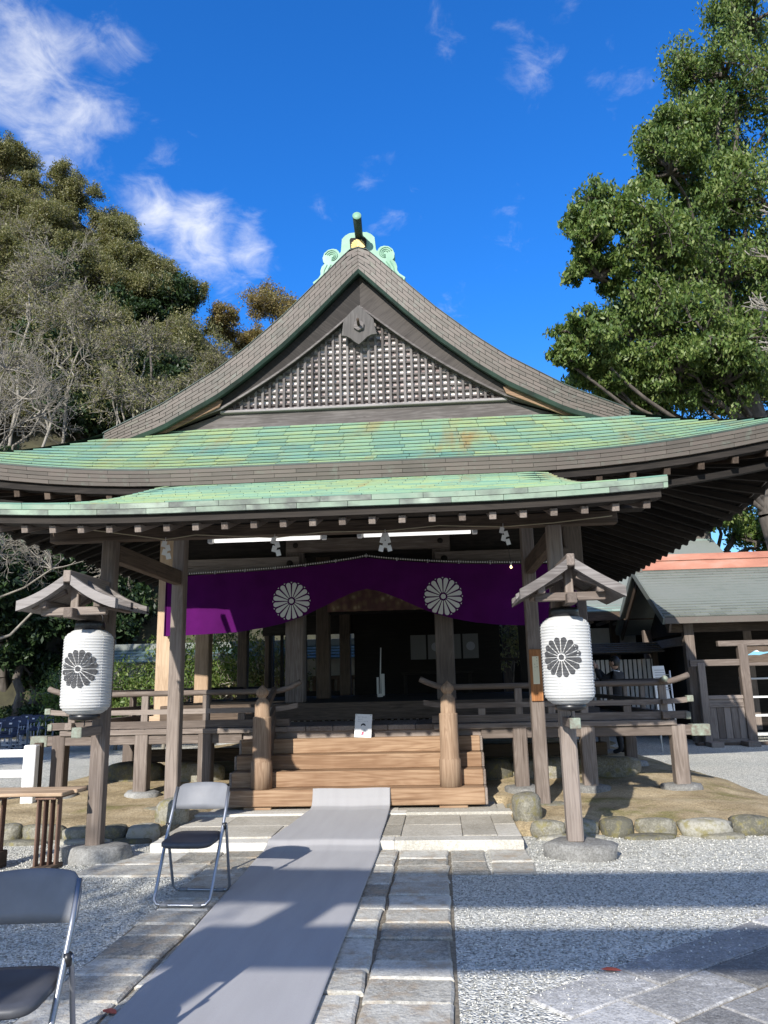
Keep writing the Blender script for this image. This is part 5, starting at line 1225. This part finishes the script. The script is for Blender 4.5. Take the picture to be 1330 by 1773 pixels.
# ================================================================== person photographing the hall
def person():
    P0 = at_y(1068, 1170, 13.6); x0, y0 = P0.x, 13.6; z0 = eh(x0, y0)
    r = empty('person', (x0, y0, z0), 'person in a black suit holding up a phone with both hands beyond the railing', 'person')
    sk = {'pel': (0, 0, .93), 'spn': (0, .01, 1.12), 'che': (0, .0, 1.33), 'nkb': (0, .01, 1.47), 'nk': (-.01, 0, 1.53), 'shL': (-.19, .0, 1.43), 'shR': (.19, .0, 1.43), 'elL': (-.27, .19, 1.34), 'elR': (.15, .25, 1.33), 'wrL': (-.21, .32, 1.565), 'wrR': (-.03, .35, 1.545),
          'hpL': (-.10, 0, .88), 'hpR': (.10, 0, .88), 'knL': (-.11, .02, .49), 'knR': (.12, -.01, .49), 'anL': (-.12, -.02, .09), 'anR': (.13, -.04, .09), 'toL': (-.14, .14, .04), 'toR': (.15, .12, .04)}
    rad = {'pel': (.155, .12), 'spn': (.14, .11), 'che': (.175, .125), 'nkb': (.075, .07), 'nk': (.055, .055), 'shL': (.085, .085), 'shR': (.085, .085), 'elL': (.056, .056), 'elR': (.056, .056), 'wrL': (.04, .04), 'wrR': (.04, .04), 'hpL': (.105, .105), 'hpR': (.105, .105), 'knL': (.07, .07), 'knR': (.07, .07), 'anL': (.05, .05), 'anR': (.05, .05), 'toL': (.04, .035), 'toR': (.04, .035)}
    E_ = [('pel', 'spn'), ('spn', 'che'), ('che', 'nkb'), ('nkb', 'nk'), ('che', 'shL'), ('shL', 'elL'), ('elL', 'wrL'), ('che', 'shR'), ('shR', 'elR'), ('elR', 'wrR'), ('pel', 'hpL'), ('hpL', 'knL'), ('knL', 'anL'), ('anL', 'toL'), ('pel', 'hpR'), ('hpR', 'knR'), ('knR', 'anR'), ('anR', 'toR')]
    ks = list(sk); me = bpy.data.meshes.new('body'); me.from_pydata([sk[k] for k in ks], [(ks.index(a), ks.index(b)) for a, b in E_], [])
    o = bpy.data.objects.new('body', me); reg(o, r, Matrix.Translation((x0, y0, z0)) @ Matrix.Rotation(.95, 4, 'Z') @ Matrix.Scale((1.86-z0)/1.79, 4)); WMB = WM[o]
    o.modifiers.new('skin', 'SKIN'); me.materials.append(SUIT)
    for i, k in enumerate(ks): me.skin_vertices[0].data[i].radius = rad[k]; me.skin_vertices[0].data[i].use_root = (k == 'pel')
    sb = o.modifiers.new('sub', 'SUBSURF'); sb.levels = sb.render_levels = 2
    T = lambda V: [WMB @ Vector(v) for v in V]
    # head with nose, ears; hair cap; collar; hands and phone
    V, F = [], []; n = 16
    for j in range(13):
        th = pi*j/12
        for i in range(n):
            a = 2*pi*i/n; k = sin(th); zz = cos(th); w = 1-.22*max(0, -zz)**1.5
            V.append((-.02+.076*k*cos(a)*w, .02+.096*k*sin(a)*w+(.02*max(0, sin(a))**8*(1 if -.45 < zz < .05 else 0)), 1.655+.122*zz))
    for j in range(12):
        for i in range(n): F.append((j*n+i, (j+1)*n+i, (j+1)*n+(i+1) % n, j*n+(i+1) % n))
    hd = mesh_obj('head', T(V), F, SKIN, r, smooth=True)
    V2, F2 = [], []
    for j in range(9):
        th = pi*.68*j/8
        for i in range(n):
            a = 2*pi*i/n; back = max(0, -sin(a)); cut = 1 if back > .0 else (.62 if j > 4 else 1); t2 = th*(cut if sin(a) > .2 else 1)
            V2.append((-.02+.088*sin(t2)*cos(a), .013+.108*sin(t2)*sin(a), 1.665+.128*cos(t2)))
    for j in range(8):
        for i in range(n): F2.append((j*n+i, (j+1)*n+i, (j+1)*n+(i+1) % n, j*n+(i+1) % n))
    mesh_obj('hair', T(V2), F2, HAIR, hd, smooth=True)
    for s in (-1, 1): V, F = rock_geo((-.02+s*.083, .015, 1.65), .014, .024, .034, 3, 8, 5, 1); mesh_obj('ear', T(V), F, SKIN, hd, smooth=True)
    V, F = tube_geo([(-.01+.066*cos(a), .004+.062*sin(a), 1.512+.012*sin(a)) for a in np.linspace(0, 2*pi, 17)], .011, 6, False); mesh_obj('collar', T(V), F, WHITEP, r, smooth=True)
    for nm, w, s in (('wrL', (-.21, .32, 1.565), 1), ('wrR', (-.03, .35, 1.545), -1)):
        parts = [rock_geo((w[0], w[1]+.01, w[2]+.045), .034, .022, .05, 2, 10, 6, .8)]
        for k in range(4):
            L = (.052, .058, .056, .045)[k]; bx, bz = w[0]-.026+.017*k, w[2]+.08
            parts.append(tube_geo([(bx, w[1]+.012, bz), (bx+s*.012, w[1]+.03, bz+L*.5), (bx+s*.03, w[1]+.028, bz+L*.85)], [.0088, .008, .0065], 6))
        parts.append(tube_geo([(w[0]+s*.03, w[1]-.0, w[2]+.03), (w[0]+s*.055, w[1]+.01, w[2]+.06), (w[0]+s*.062, w[1]+.02, w[2]+.085)], [.0105, .0095, .0075], 6))
        V, F = merge(parts); mesh_obj('hand', T(V), F, SKIN, r, smooth=True)
    V, F = cbox(.155, .009, .075, .004); ph = mesh_obj('phone', T([(a-.12, b+.375, c+1.645) for a, b, c in V]), F, BLACK); tag(ph, 'black phone held sideways in two raised hands', 'phone')
person()
# ================================================================== trees
def seg_mesh(A, B, ra, rb, n=4):
    A, B = np.asarray(A), np.asarray(B); N = len(A); d = B-A; d /= np.linalg.norm(d, axis=1, keepdims=True)+1e-9
    ref = np.where(np.abs(d[:, 2:3]) < .9, np.array([[0, 0, 1.]]), np.array([[1., 0, 0]])); u = np.cross(d, ref); u /= np.linalg.norm(u, axis=1, keepdims=True); w = np.cross(d, u)
    an = 2*pi*np.arange(n)/n; off = u[:, None]*np.cos(an)[None, :, None]+w[:, None]*np.sin(an)[None, :, None]
    V = np.concatenate([A[:, None]+off*ra[:, None, None], B[:, None]+off*rb[:, None, None]], 1).reshape(-1, 3)
    k = np.arange(n); f = np.stack([k, (k+1) % n, n+(k+1) % n, n+k], 1)
    return V, (f[None]+2*n*np.arange(N)[:, None, None]).reshape(-1, 4)
def grow(P, D, L, R, kids, rng, spread=.9, shrink=.58, wob=.18, up=.05, nseg=3, tmin=.3):
    """P,D,L,R: arrays of starting branches; kids: children per level. returns segment list and tips"""
    segs = []; tips = []
    for lev in range(len(kids)+1):
        N = len(P); p = P.copy(); d = D.copy(); pts = [p.copy()]; ds = [d.copy()]
        for s in range(nseg):
            d = d+rng.normal(0, wob, (N, 3))+np.array([0, 0, up]); d /= np.linalg.norm(d, axis=1, keepdims=True); q = p+d*(L/nseg)[:, None]
            segs.append((p.copy(), q.copy(), R*(1-.75*s/nseg), R*(1-.75*(s+1)/nseg))); p = q; pts.append(p.copy()); ds.append(d.copy())
        if lev == len(kids): tips = p; tdir = d; break
        k = kids[lev]; T = tmin+(1-tmin)*rng.random((N, k)); T[:, 0] = 1.0; idx = np.clip((T*nseg).astype(int), 0, nseg-1); fr = T*nseg-idx
        PT = np.stack(pts, 1); DT = np.stack(ds, 1); r_ = np.arange(N)[:, None]
        np_ = PT[r_, idx]*(1-fr[..., None])+PT[r_, idx+1]*fr[..., None]; nd = DT[r_, idx]+rng.normal(0, spread, (N, k, 3)); nd /= np.linalg.norm(nd, axis=2, keepdims=True)
        P = np_.reshape(-1, 3); D = nd.reshape(-1, 3); L = np.repeat(L*shrink, k)*(.7+.6*rng.random(N*k)); R = np.repeat(R*.5, k)
    return segs, tips, tdir
def leaf_mesh(C, n, spread, size, rng, droop=.5, flat=.7, aspect=.42):
    N = len(C)*n; c = np.repeat(C, n, 0)+rng.normal(0, 1, (N, 3))*np.array([spread, spread, spread*flat])
    ax = rng.normal(0, 1, (N, 3)); ax[:, 2] -= droop*1.6; ax /= np.linalg.norm(ax, axis=1, keepdims=True)
    nn = rng.normal(0, 1, (N, 3)); nn[:, 2] += .8; b = np.cross(nn, ax); b /= np.linalg.norm(b, axis=1, keepdims=True)+1e-9
    s = size*(.6+.8*rng.random(N))[:, None]
    V = np.stack([c-ax*s*.5, c+b*s*aspect*.5+ax*s*.05, c+ax*s*.5, c-b*s*aspect*.5+ax*s*.05], 1).reshape(-1, 3)
    return V, np.arange(4*N).reshape(-1, 4)
def tree(name, label, cat, base, blobs, leafm, barkm, group=None, kids=(4, 4), first=9, nleaf=34, spread=.13, size=.15, trunk=.22, seed=0, up=.05, droop=.5, twig_r=.02, spr=.9, wob=.18, tall=.85, limb=.32):
    rng = np.random.default_rng(seed); base = np.array(base, float); r = empty(name, tuple(base), label, cat, group)
    A, B, RA, RB = [], [], [], []
    cen = np.mean([b[0] for b in blobs], 0); top = base+(cen-base)*np.array([.6, .6, tall]); n = 7; prev = base.copy()
    for i in range(n):
        t = (i+1)/n; q = base+(top-base)*t+rng.normal(0, .05, 3)*np.array([1, 1, 0])*(1+t); A.append(prev); B.append(q); RA.append(trunk*(1-.45*i/n)); RB.append(trunk*(1-.45*(i+1)/n)); prev = q
    tp = np.array(B); tips_all = []; sg = []
    for (c, rad) in blobs:
        c = np.array(c, float); s0 = tp[int(np.clip(np.searchsorted(tp[:, 2], c[2]-.35*np.linalg.norm(c[:2]-base[:2])-.3)-1, 1, n-1))]; k = 6; prev = s0; rr = trunk*limb
        for i in range(k):
            t = (i+1)/k; q = s0+(c-s0)*t+np.array([0, 0, .12*rad*sin(pi*t)])+rng.normal(0, .09*rad, 3)*(t < 1); A.append(prev); B.append(q); RA.append(rr*(1-.6*i/k)); RB.append(rr*(1-.6*(i+1)/k)); prev = q
        d = rng.normal(0, 1, (first, 3)); d[:, 2] = np.abs(d[:, 2])*.8-.25; d /= np.linalg.norm(d, axis=1, keepdims=True)
        S_, tips, td = grow(np.repeat(c[None], first, 0), d, np.full(first, rad*.62)*(.75+.5*rng.random(first)), np.full(first, max(.022, trunk*.17)), kids, rng, up=up, spread=spr, wob=wob)
        sg += S_; tips_all.append((tips, rad))
    V, F = seg_mesh(np.array(A), np.array(B), np.array(RA), np.array(RB), 8); VV, FF = [V], [F]; o = len(V)
    for (a, b, ra, rb) in sg:
        V, F = seg_mesh(a, b, np.maximum(ra, twig_r*.5), np.maximum(rb, twig_r*.4), 3 if len(a) > 60 else 5); VV.append(V); FF.append(F+o); o += len(V)
    big_mesh('trunk', np.concatenate(VV), np.concatenate(FF), barkm, r, smooth=True)
    if nleaf:
        VV, FF, o = [], [], 0
        for tips, rad in tips_all:
            V, F = leaf_mesh(tips, nleaf, spread*rad, size, rng, droop); VV.append(V); FF.append(F+o); o += len(V)
        big_mesh('crown', np.concatenate(VV), np.concatenate(FF), leafm, r)
    return r
def blob(u, v, y, rpx):
    p = at_y(u, v, y); return ((p.x, p.y, p.z), rpx*y/FPX*1.02)
def ground_at(x, y): return float(hill_h(np.array(x), np.array(y)))
# great evergreen behind the gatehouse
tree('evergreen_tree', 'great broadleaf evergreen with drooping glossy leaves towering behind the gatehouse', 'tree', (12.6, 25, 0),
     [blob(*b) for b in ((1255, 130, 24, 105), (1175, 235, 23.5, 80), (1300, 40, 24.5, 95), (1345, 190, 25, 130), (1160, 300, 22.5, 70), (1245, 350, 23, 105), (1080, 385, 22, 80), (1008, 415, 21.5, 55), (1130, 450, 22.5, 95), (1250, 490, 24, 120), (1040, 480, 22, 50), (1100, 580, 23, 95), (1010, 590, 22, 55), (1215, 610, 23, 110), (1310, 560, 25, 120), (1150, 670, 23.5, 70), (1270, 680, 25, 80), (1060, 660, 23, 45), (980, 625, 22, 32), (1330, 360, 24, 110), (1200, 420, 26, 110), (1120, 560, 26, 90), (1290, 620, 26.5, 100), (1200, 700, 26, 90), (1330, 690, 26, 90), (1080, 690, 25, 50), (1240, 240, 26, 100), (1320, 470, 26, 100), (1030, 655, 23, 50), (1110, 690, 24, 60), (1180, 640, 23, 70), (1260, 660, 23.5, 80))],
     LEAFG, BARKD, first=11, kids=(4, 4), nleaf=44, spread=.10, size=.155, trunk=.5, seed=3, droop=.9, twig_r=.03, tall=1.05, limb=.19)
tree('evergreen_tree', 'lower bright green tree rising over the gatehouse ridge', 'tree', (11.5, 28, 0), [blob(*b) for b in ((1290, 880, 27, 60), (1240, 900, 26, 45), (1330, 830, 27, 70), (1190, 915, 27, 28), (1140, 940, 27, 22), (1310, 940, 27, 50))], LEAFG, BARKD, first=9, nleaf=26, spread=.13, size=.16, trunk=.3, seed=5, droop=.5)
for i, (u, v, y, rp) in enumerate(((1170, 660, 31, 90), (1280, 640, 32, 110), (1090, 690, 31, 50))):
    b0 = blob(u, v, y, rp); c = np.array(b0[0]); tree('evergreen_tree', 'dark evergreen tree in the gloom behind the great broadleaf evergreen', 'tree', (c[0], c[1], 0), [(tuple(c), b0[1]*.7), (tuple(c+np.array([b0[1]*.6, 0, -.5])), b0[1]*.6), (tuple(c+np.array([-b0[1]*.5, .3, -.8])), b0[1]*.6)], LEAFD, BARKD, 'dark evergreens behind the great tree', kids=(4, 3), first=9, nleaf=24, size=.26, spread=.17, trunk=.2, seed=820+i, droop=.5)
tree('bare_tree', 'leafless pale-twigged tree reaching in front of the great evergreen', 'tree', (13.2, 18, 0), [blob(1355, 450, 17, 75), blob(1350, 540, 17, 60), blob(1370, 600, 17, 60), blob(1375, 370, 17, 60)], None, BARKP, first=5, kids=(3, 3), nleaf=0, trunk=.22, seed=6, twig_r=.03, spr=.5, wob=.12)
# wooded hillside at the left: crowns set where the view meets the slope
def on_hill(u, v):
    d = ray(u, v)
    for k in range(400):
        y = 22+k*.08; p = CAMP+d*(y/d.y)
        if p.z < float(hill_h(np.array(p.x), np.array(p.y))): return p
    return None
lab = {'sweep': 'leafless tree with sweeping pale branches at the foot of the hillside', 'olive': 'thinning olive-green tree on the wooded hillside', 'bare': 'nearly leafless grey-branched tree on the wooded hillside', 'brown': 'brown-leaved autumn tree on the hilltop behind the hall', 'dark': 'dark evergreen tree in the shade of the hillside'}
grp = {'sweep': 'sweeping leafless trees at the hill foot', 'olive': 'olive trees of the hillside', 'bare': 'leafless trees of the hillside', 'brown': 'autumn trees of the hilltop', 'dark': 'dark evergreens of the hillside'}
KW = dict(sweep=dict(leafm=LEAFO, barkm=BARKP, nleaf=2, size=.11, kids=(4, 4, 3), first=8, spread=.16, spr=.45, wob=.15, up=.0), olive=dict(leafm=LEAFO, barkm=BARK, nleaf=30, size=.125, kids=(4, 4), first=9, spread=.13, spr=.7), bare=dict(leafm=LEAFO, barkm=BARKP, nleaf=4, size=.11, kids=(5, 5), first=9, spread=.16, spr=.5, wob=.14), brown=dict(leafm=LEAFB, barkm=BARK, nleaf=22, size=.14, kids=(4, 4), first=9, spread=.14), dark=dict(leafm=LEAFD, barkm=BARKD, nleaf=18, size=.24, kids=(4, 3), first=9, spread=.16))
def hill_tree(i, kd, c, rad):
    rng = np.random.default_rng(100+i); c = np.array(c)
    bl = [(tuple(c), rad*.62)]+[(tuple(c+rng.normal(0, .40, 3)*rad*np.array([1, .7, .6])), rad*.5) for _ in range(3)]
    bx, by = c[0]+rng.uniform(-.5, .5), c[1]+.4; bz = min(ground_at(bx, by)-.2, c[2]-rad*.6)
    tree({'sweep': 'bare_tree', 'olive': 'olive_tree', 'bare': 'bare_tree', 'brown': 'autumn_tree', 'dark': 'evergreen_tree'}[kd], lab[kd], 'tree', (bx, by, bz), bl, group=grp[kd], trunk=.09, seed=200+i, droop=.25, twig_r=.018, tall=.8, limb=.55, **KW[kd])
k = 0; rr_h = random.Random(21)
for row, v in enumerate(range(300, 800, 46)):
    u = -30+(row % 2)*38
    while u < 440:
        uu, vv = u+rr_h.uniform(-14, 14), v+rr_h.uniform(-12, 12); p = on_hill(uu, vv); u += 84
        if p is None: continue
        rad = rr_h.uniform(52, 72)*p.y/FPX; q = rr_h.random()
        if vv < 520: kd = 'olive' if q < .68 else 'bare'
        elif vv < 640: kd = 'olive' if q < .5 and uu > 150 else 'bare' if q < .72 else 'dark'
        else: kd = 'dark' if q < .62 else 'bare' if q < .9 else 'olive'
        hill_tree(k, kd, (p.x, p.y-.5, p.z+.6*rad), rad*1.15); k += 1
for (kd, u, v, y, rp) in (('brown', 385, 560, 43, 46), ('brown', 478, 540, 46, 66), ('brown', 440, 590, 46, 36), ('brown', 515, 590, 46, 40), ('olive', 20, 285, 41, 55), ('olive', 110, 335, 41, 50), ('olive', 180, 395, 42, 50), ('olive', 255, 470, 42, 46), ('olive', 320, 530, 42, 46), ('dark', 262, 545, 35, 30)):
    b0 = blob(u, v, y, rp); hill_tree(k, kd, b0[0], b0[1]*1.1); k += 1
for (u, v, y, rp) in ((40, 470, 30, 130), (130, 560, 29, 120), (230, 610, 30, 95), (90, 640, 27, 120), (200, 690, 27, 95), (300, 670, 31, 70)):      # sweeping leafless crowns in front
    b0 = blob(u, v, y, rp); hill_tree(k, 'sweep', b0[0], b0[1]); k += 1
# leafless pale tree beside the hall
tree('bare_tree', 'leafless pale grey tree with dense fine twigs standing beside the hall', 'tree', (-11.5, 16.5, 0), [blob(*b) for b in ((-60, 690, 15, 150), (40, 690, 15, 90), (70, 720, 15.5, 75), (-20, 760, 15, 120), (10, 640, 15.5, 70), (90, 985, 16, 85), (190, 990, 16.5, 60), (0, 960, 16, 80))], None, BARKP, first=8, kids=(4, 4, 3), nleaf=0, trunk=.13, seed=9, twig_r=.010, spr=.55, wob=.14)
# dark undergrowth and evergreens behind the hall's left side
for i, (u, v, y, rp) in enumerate(((20, 960, 27, 85), (120, 990, 28, 80), (220, 960, 30, 75), (30, 1080, 26, 80), (130, 1090, 27, 75), (225, 1060, 29, 60), (60, 880, 28, 80), (180, 890, 30, 80), (-40, 1000, 24, 90), (285, 930, 31, 60), (330, 1000, 31, 60), (60, 1170, 27, 50), (150, 1170, 28, 50))):
    b0 = blob(u, v, y, rp); c = np.array(b0[0]); rng = np.random.default_rng(400+i); bl = [(tuple(c), b0[1]*.7)]+[(tuple(c+rng.normal(0, .5, 3)*b0[1]), b0[1]*.5) for _ in range(3)]
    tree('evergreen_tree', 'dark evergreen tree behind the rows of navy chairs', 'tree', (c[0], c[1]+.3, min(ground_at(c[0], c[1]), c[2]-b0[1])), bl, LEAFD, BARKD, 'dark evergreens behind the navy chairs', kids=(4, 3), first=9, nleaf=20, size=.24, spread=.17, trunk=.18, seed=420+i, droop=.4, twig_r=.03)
# trees outside the picture to the left: they shade the chairs and dapple the forecourt
tree('evergreen_tree', 'tall dark evergreen shading the court of navy chairs', 'tree', (-14.0, 5, 0), [((-14.2, 5, 6.5), 2.6), ((-15.5, 6, 9), 2.6), ((-13.2, 4, 8.6), 2.2), ((-16.5, 3, 6.0), 2.4), ((-12.6, 6, 5.2), 1.8)], LEAFD, BARKD, kids=(4, 4), first=10, nleaf=26, size=.3, spread=.16, trunk=.4, seed=900)
tree('evergreen_tree', 'tall dark evergreen standing next to the side court', 'tree', (-12.8, 9.5, 0), [((-12.8, 9.5, 5.5), 2.0), ((-14.5, 11, 7.5), 2.4), ((-13.2, 8.5, 7.8), 2.0), ((-15.5, 9, 5.5), 2.2)], LEAFD, BARKD, kids=(4, 4), first=10, nleaf=24, size=.3, spread=.16, trunk=.35, seed=901)
tree('olive_tree', 'thin-crowned olive tree at the forecourt edge that dapples the gravel', 'tree', (-6.0, -6.0, 0), [((-4.7, -6.0, 5.6), 1.0), ((-5.3, -7.4, 6.3), 1.1), ((-5.2, -4.6, 5.2), 1.0), ((-4.3, -4.4, 4.6), .7)], LEAFO, BARK, kids=(4, 3), first=8, nleaf=6, size=.13, spread=.18, trunk=.12, seed=902)
# hedge, roofed corridor, shrubs seen through the hall
hd = empty('clipped_hedge', (-14, 27, 0), 'low clipped hedge behind the rows of navy chairs', 'hedge'); rng = np.random.default_rng(5)
C = np.stack([-22+rng.random(1500)*14.5, 26+rng.random(1500)*.8, .1+rng.random(1500)*.85], 1); V, F = leaf_mesh(C, 16, .08, .14, rng); big_mesh('foliage', V, F, LEAFD, hd)
co = empty('roofed_corridor', (-4, 21.5, 0), 'long roofed corridor wall with blue-green copper ridge behind the hall', 'wall')
def csl(u, v): return Vector((-8.9+10.4*u, 20.9+.75*v, 2.18+.42*v))
cr = mesh_obj('roof', [csl(0, 0), csl(1, 0), csl(1, 1), csl(0, 1), Vector((-8.9, 22.4, 2.18)), Vector((1.5, 22.4, 2.18))], [(0, 1, 2, 3), (3, 2, 5, 4)], PATINAG, co); shingled(cr, csl, 30, 5, copper('blue_green_copper', [(.3, (.07, .11, .115)), (.5, (.10, .15, .15)), (.7, (.13, .175, .175))]), .03)
box('ridge', (-8.9, 21.5, 2.55), (1.5, 21.8, 2.72), PATINAG, co); box('rail', (-8.9, 21.5, 1.62), (1.5, 21.6, 1.72), WOODM, co); box('rail', (-8.9, 21.5, .9), (1.5, 21.6, 1.0), WOODM, co); box('plaster_wall', (-8.9, 21.95, 0), (1.5, 22.0, 2.2), PLASTER, co)
for i in range(60): box('slat', (-8.85+i*.171, 21.53, .15), (-8.85+i*.171+.10, 21.57, 1.62), WOODM, co)
for i in range(7): box('post', (-8.8+i*1.6, 21.44, 0), (-8.66+i*1.6, 21.58, 2.3), WOODM, co)
for i, (x, y, h, rr, lm, lb) in enumerate(((-7.2, 19.6, 1.5, .8, LEAFG, 'leafy green shrub before the corridor beyond the hall'), (-5.9, 19.4, 1.9, .9, LEAFG, 'leafy green shrub before the corridor beyond the hall'), (-4.6, 19.8, 2.3, .9, LEAFG, 'leafy green shrub before the corridor beyond the hall'), (-3.3, 20.0, 2.0, .8, LEAFO, 'sparse olive shrub with trailing twigs before the corridor'), (-8.4, 19.5, 1.4, .8, LEAFG, 'leafy green shrub before the corridor beyond the hall'))):
    tree('garden_shrub', lb, 'shrub', (x, y, 0), [((x, y, h), rr), ((x-.4, y+.1, h*.65), rr*.8), ((x+.4, y-.1, h*.7), rr*.8)], lm, BARKP, 'leafy shrubs before the corridor' if lm is LEAFG else None, kids=(3, 3), first=8, nleaf=20, size=.10, spread=.17, trunk=.05, seed=700+i, twig_r=.012)
tree('young_tree', 'slender young tree before the fence beyond the right side of the hall', 'tree', (2.95, 20.0, 0), [((2.95, 20.0, 2.0), .6), ((2.8, 20.1, 2.6), .6)], LEAFO, BARKD, kids=(3, 3), first=7, nleaf=8, size=.10, spread=.17, trunk=.05, seed=720, twig_r=.012)
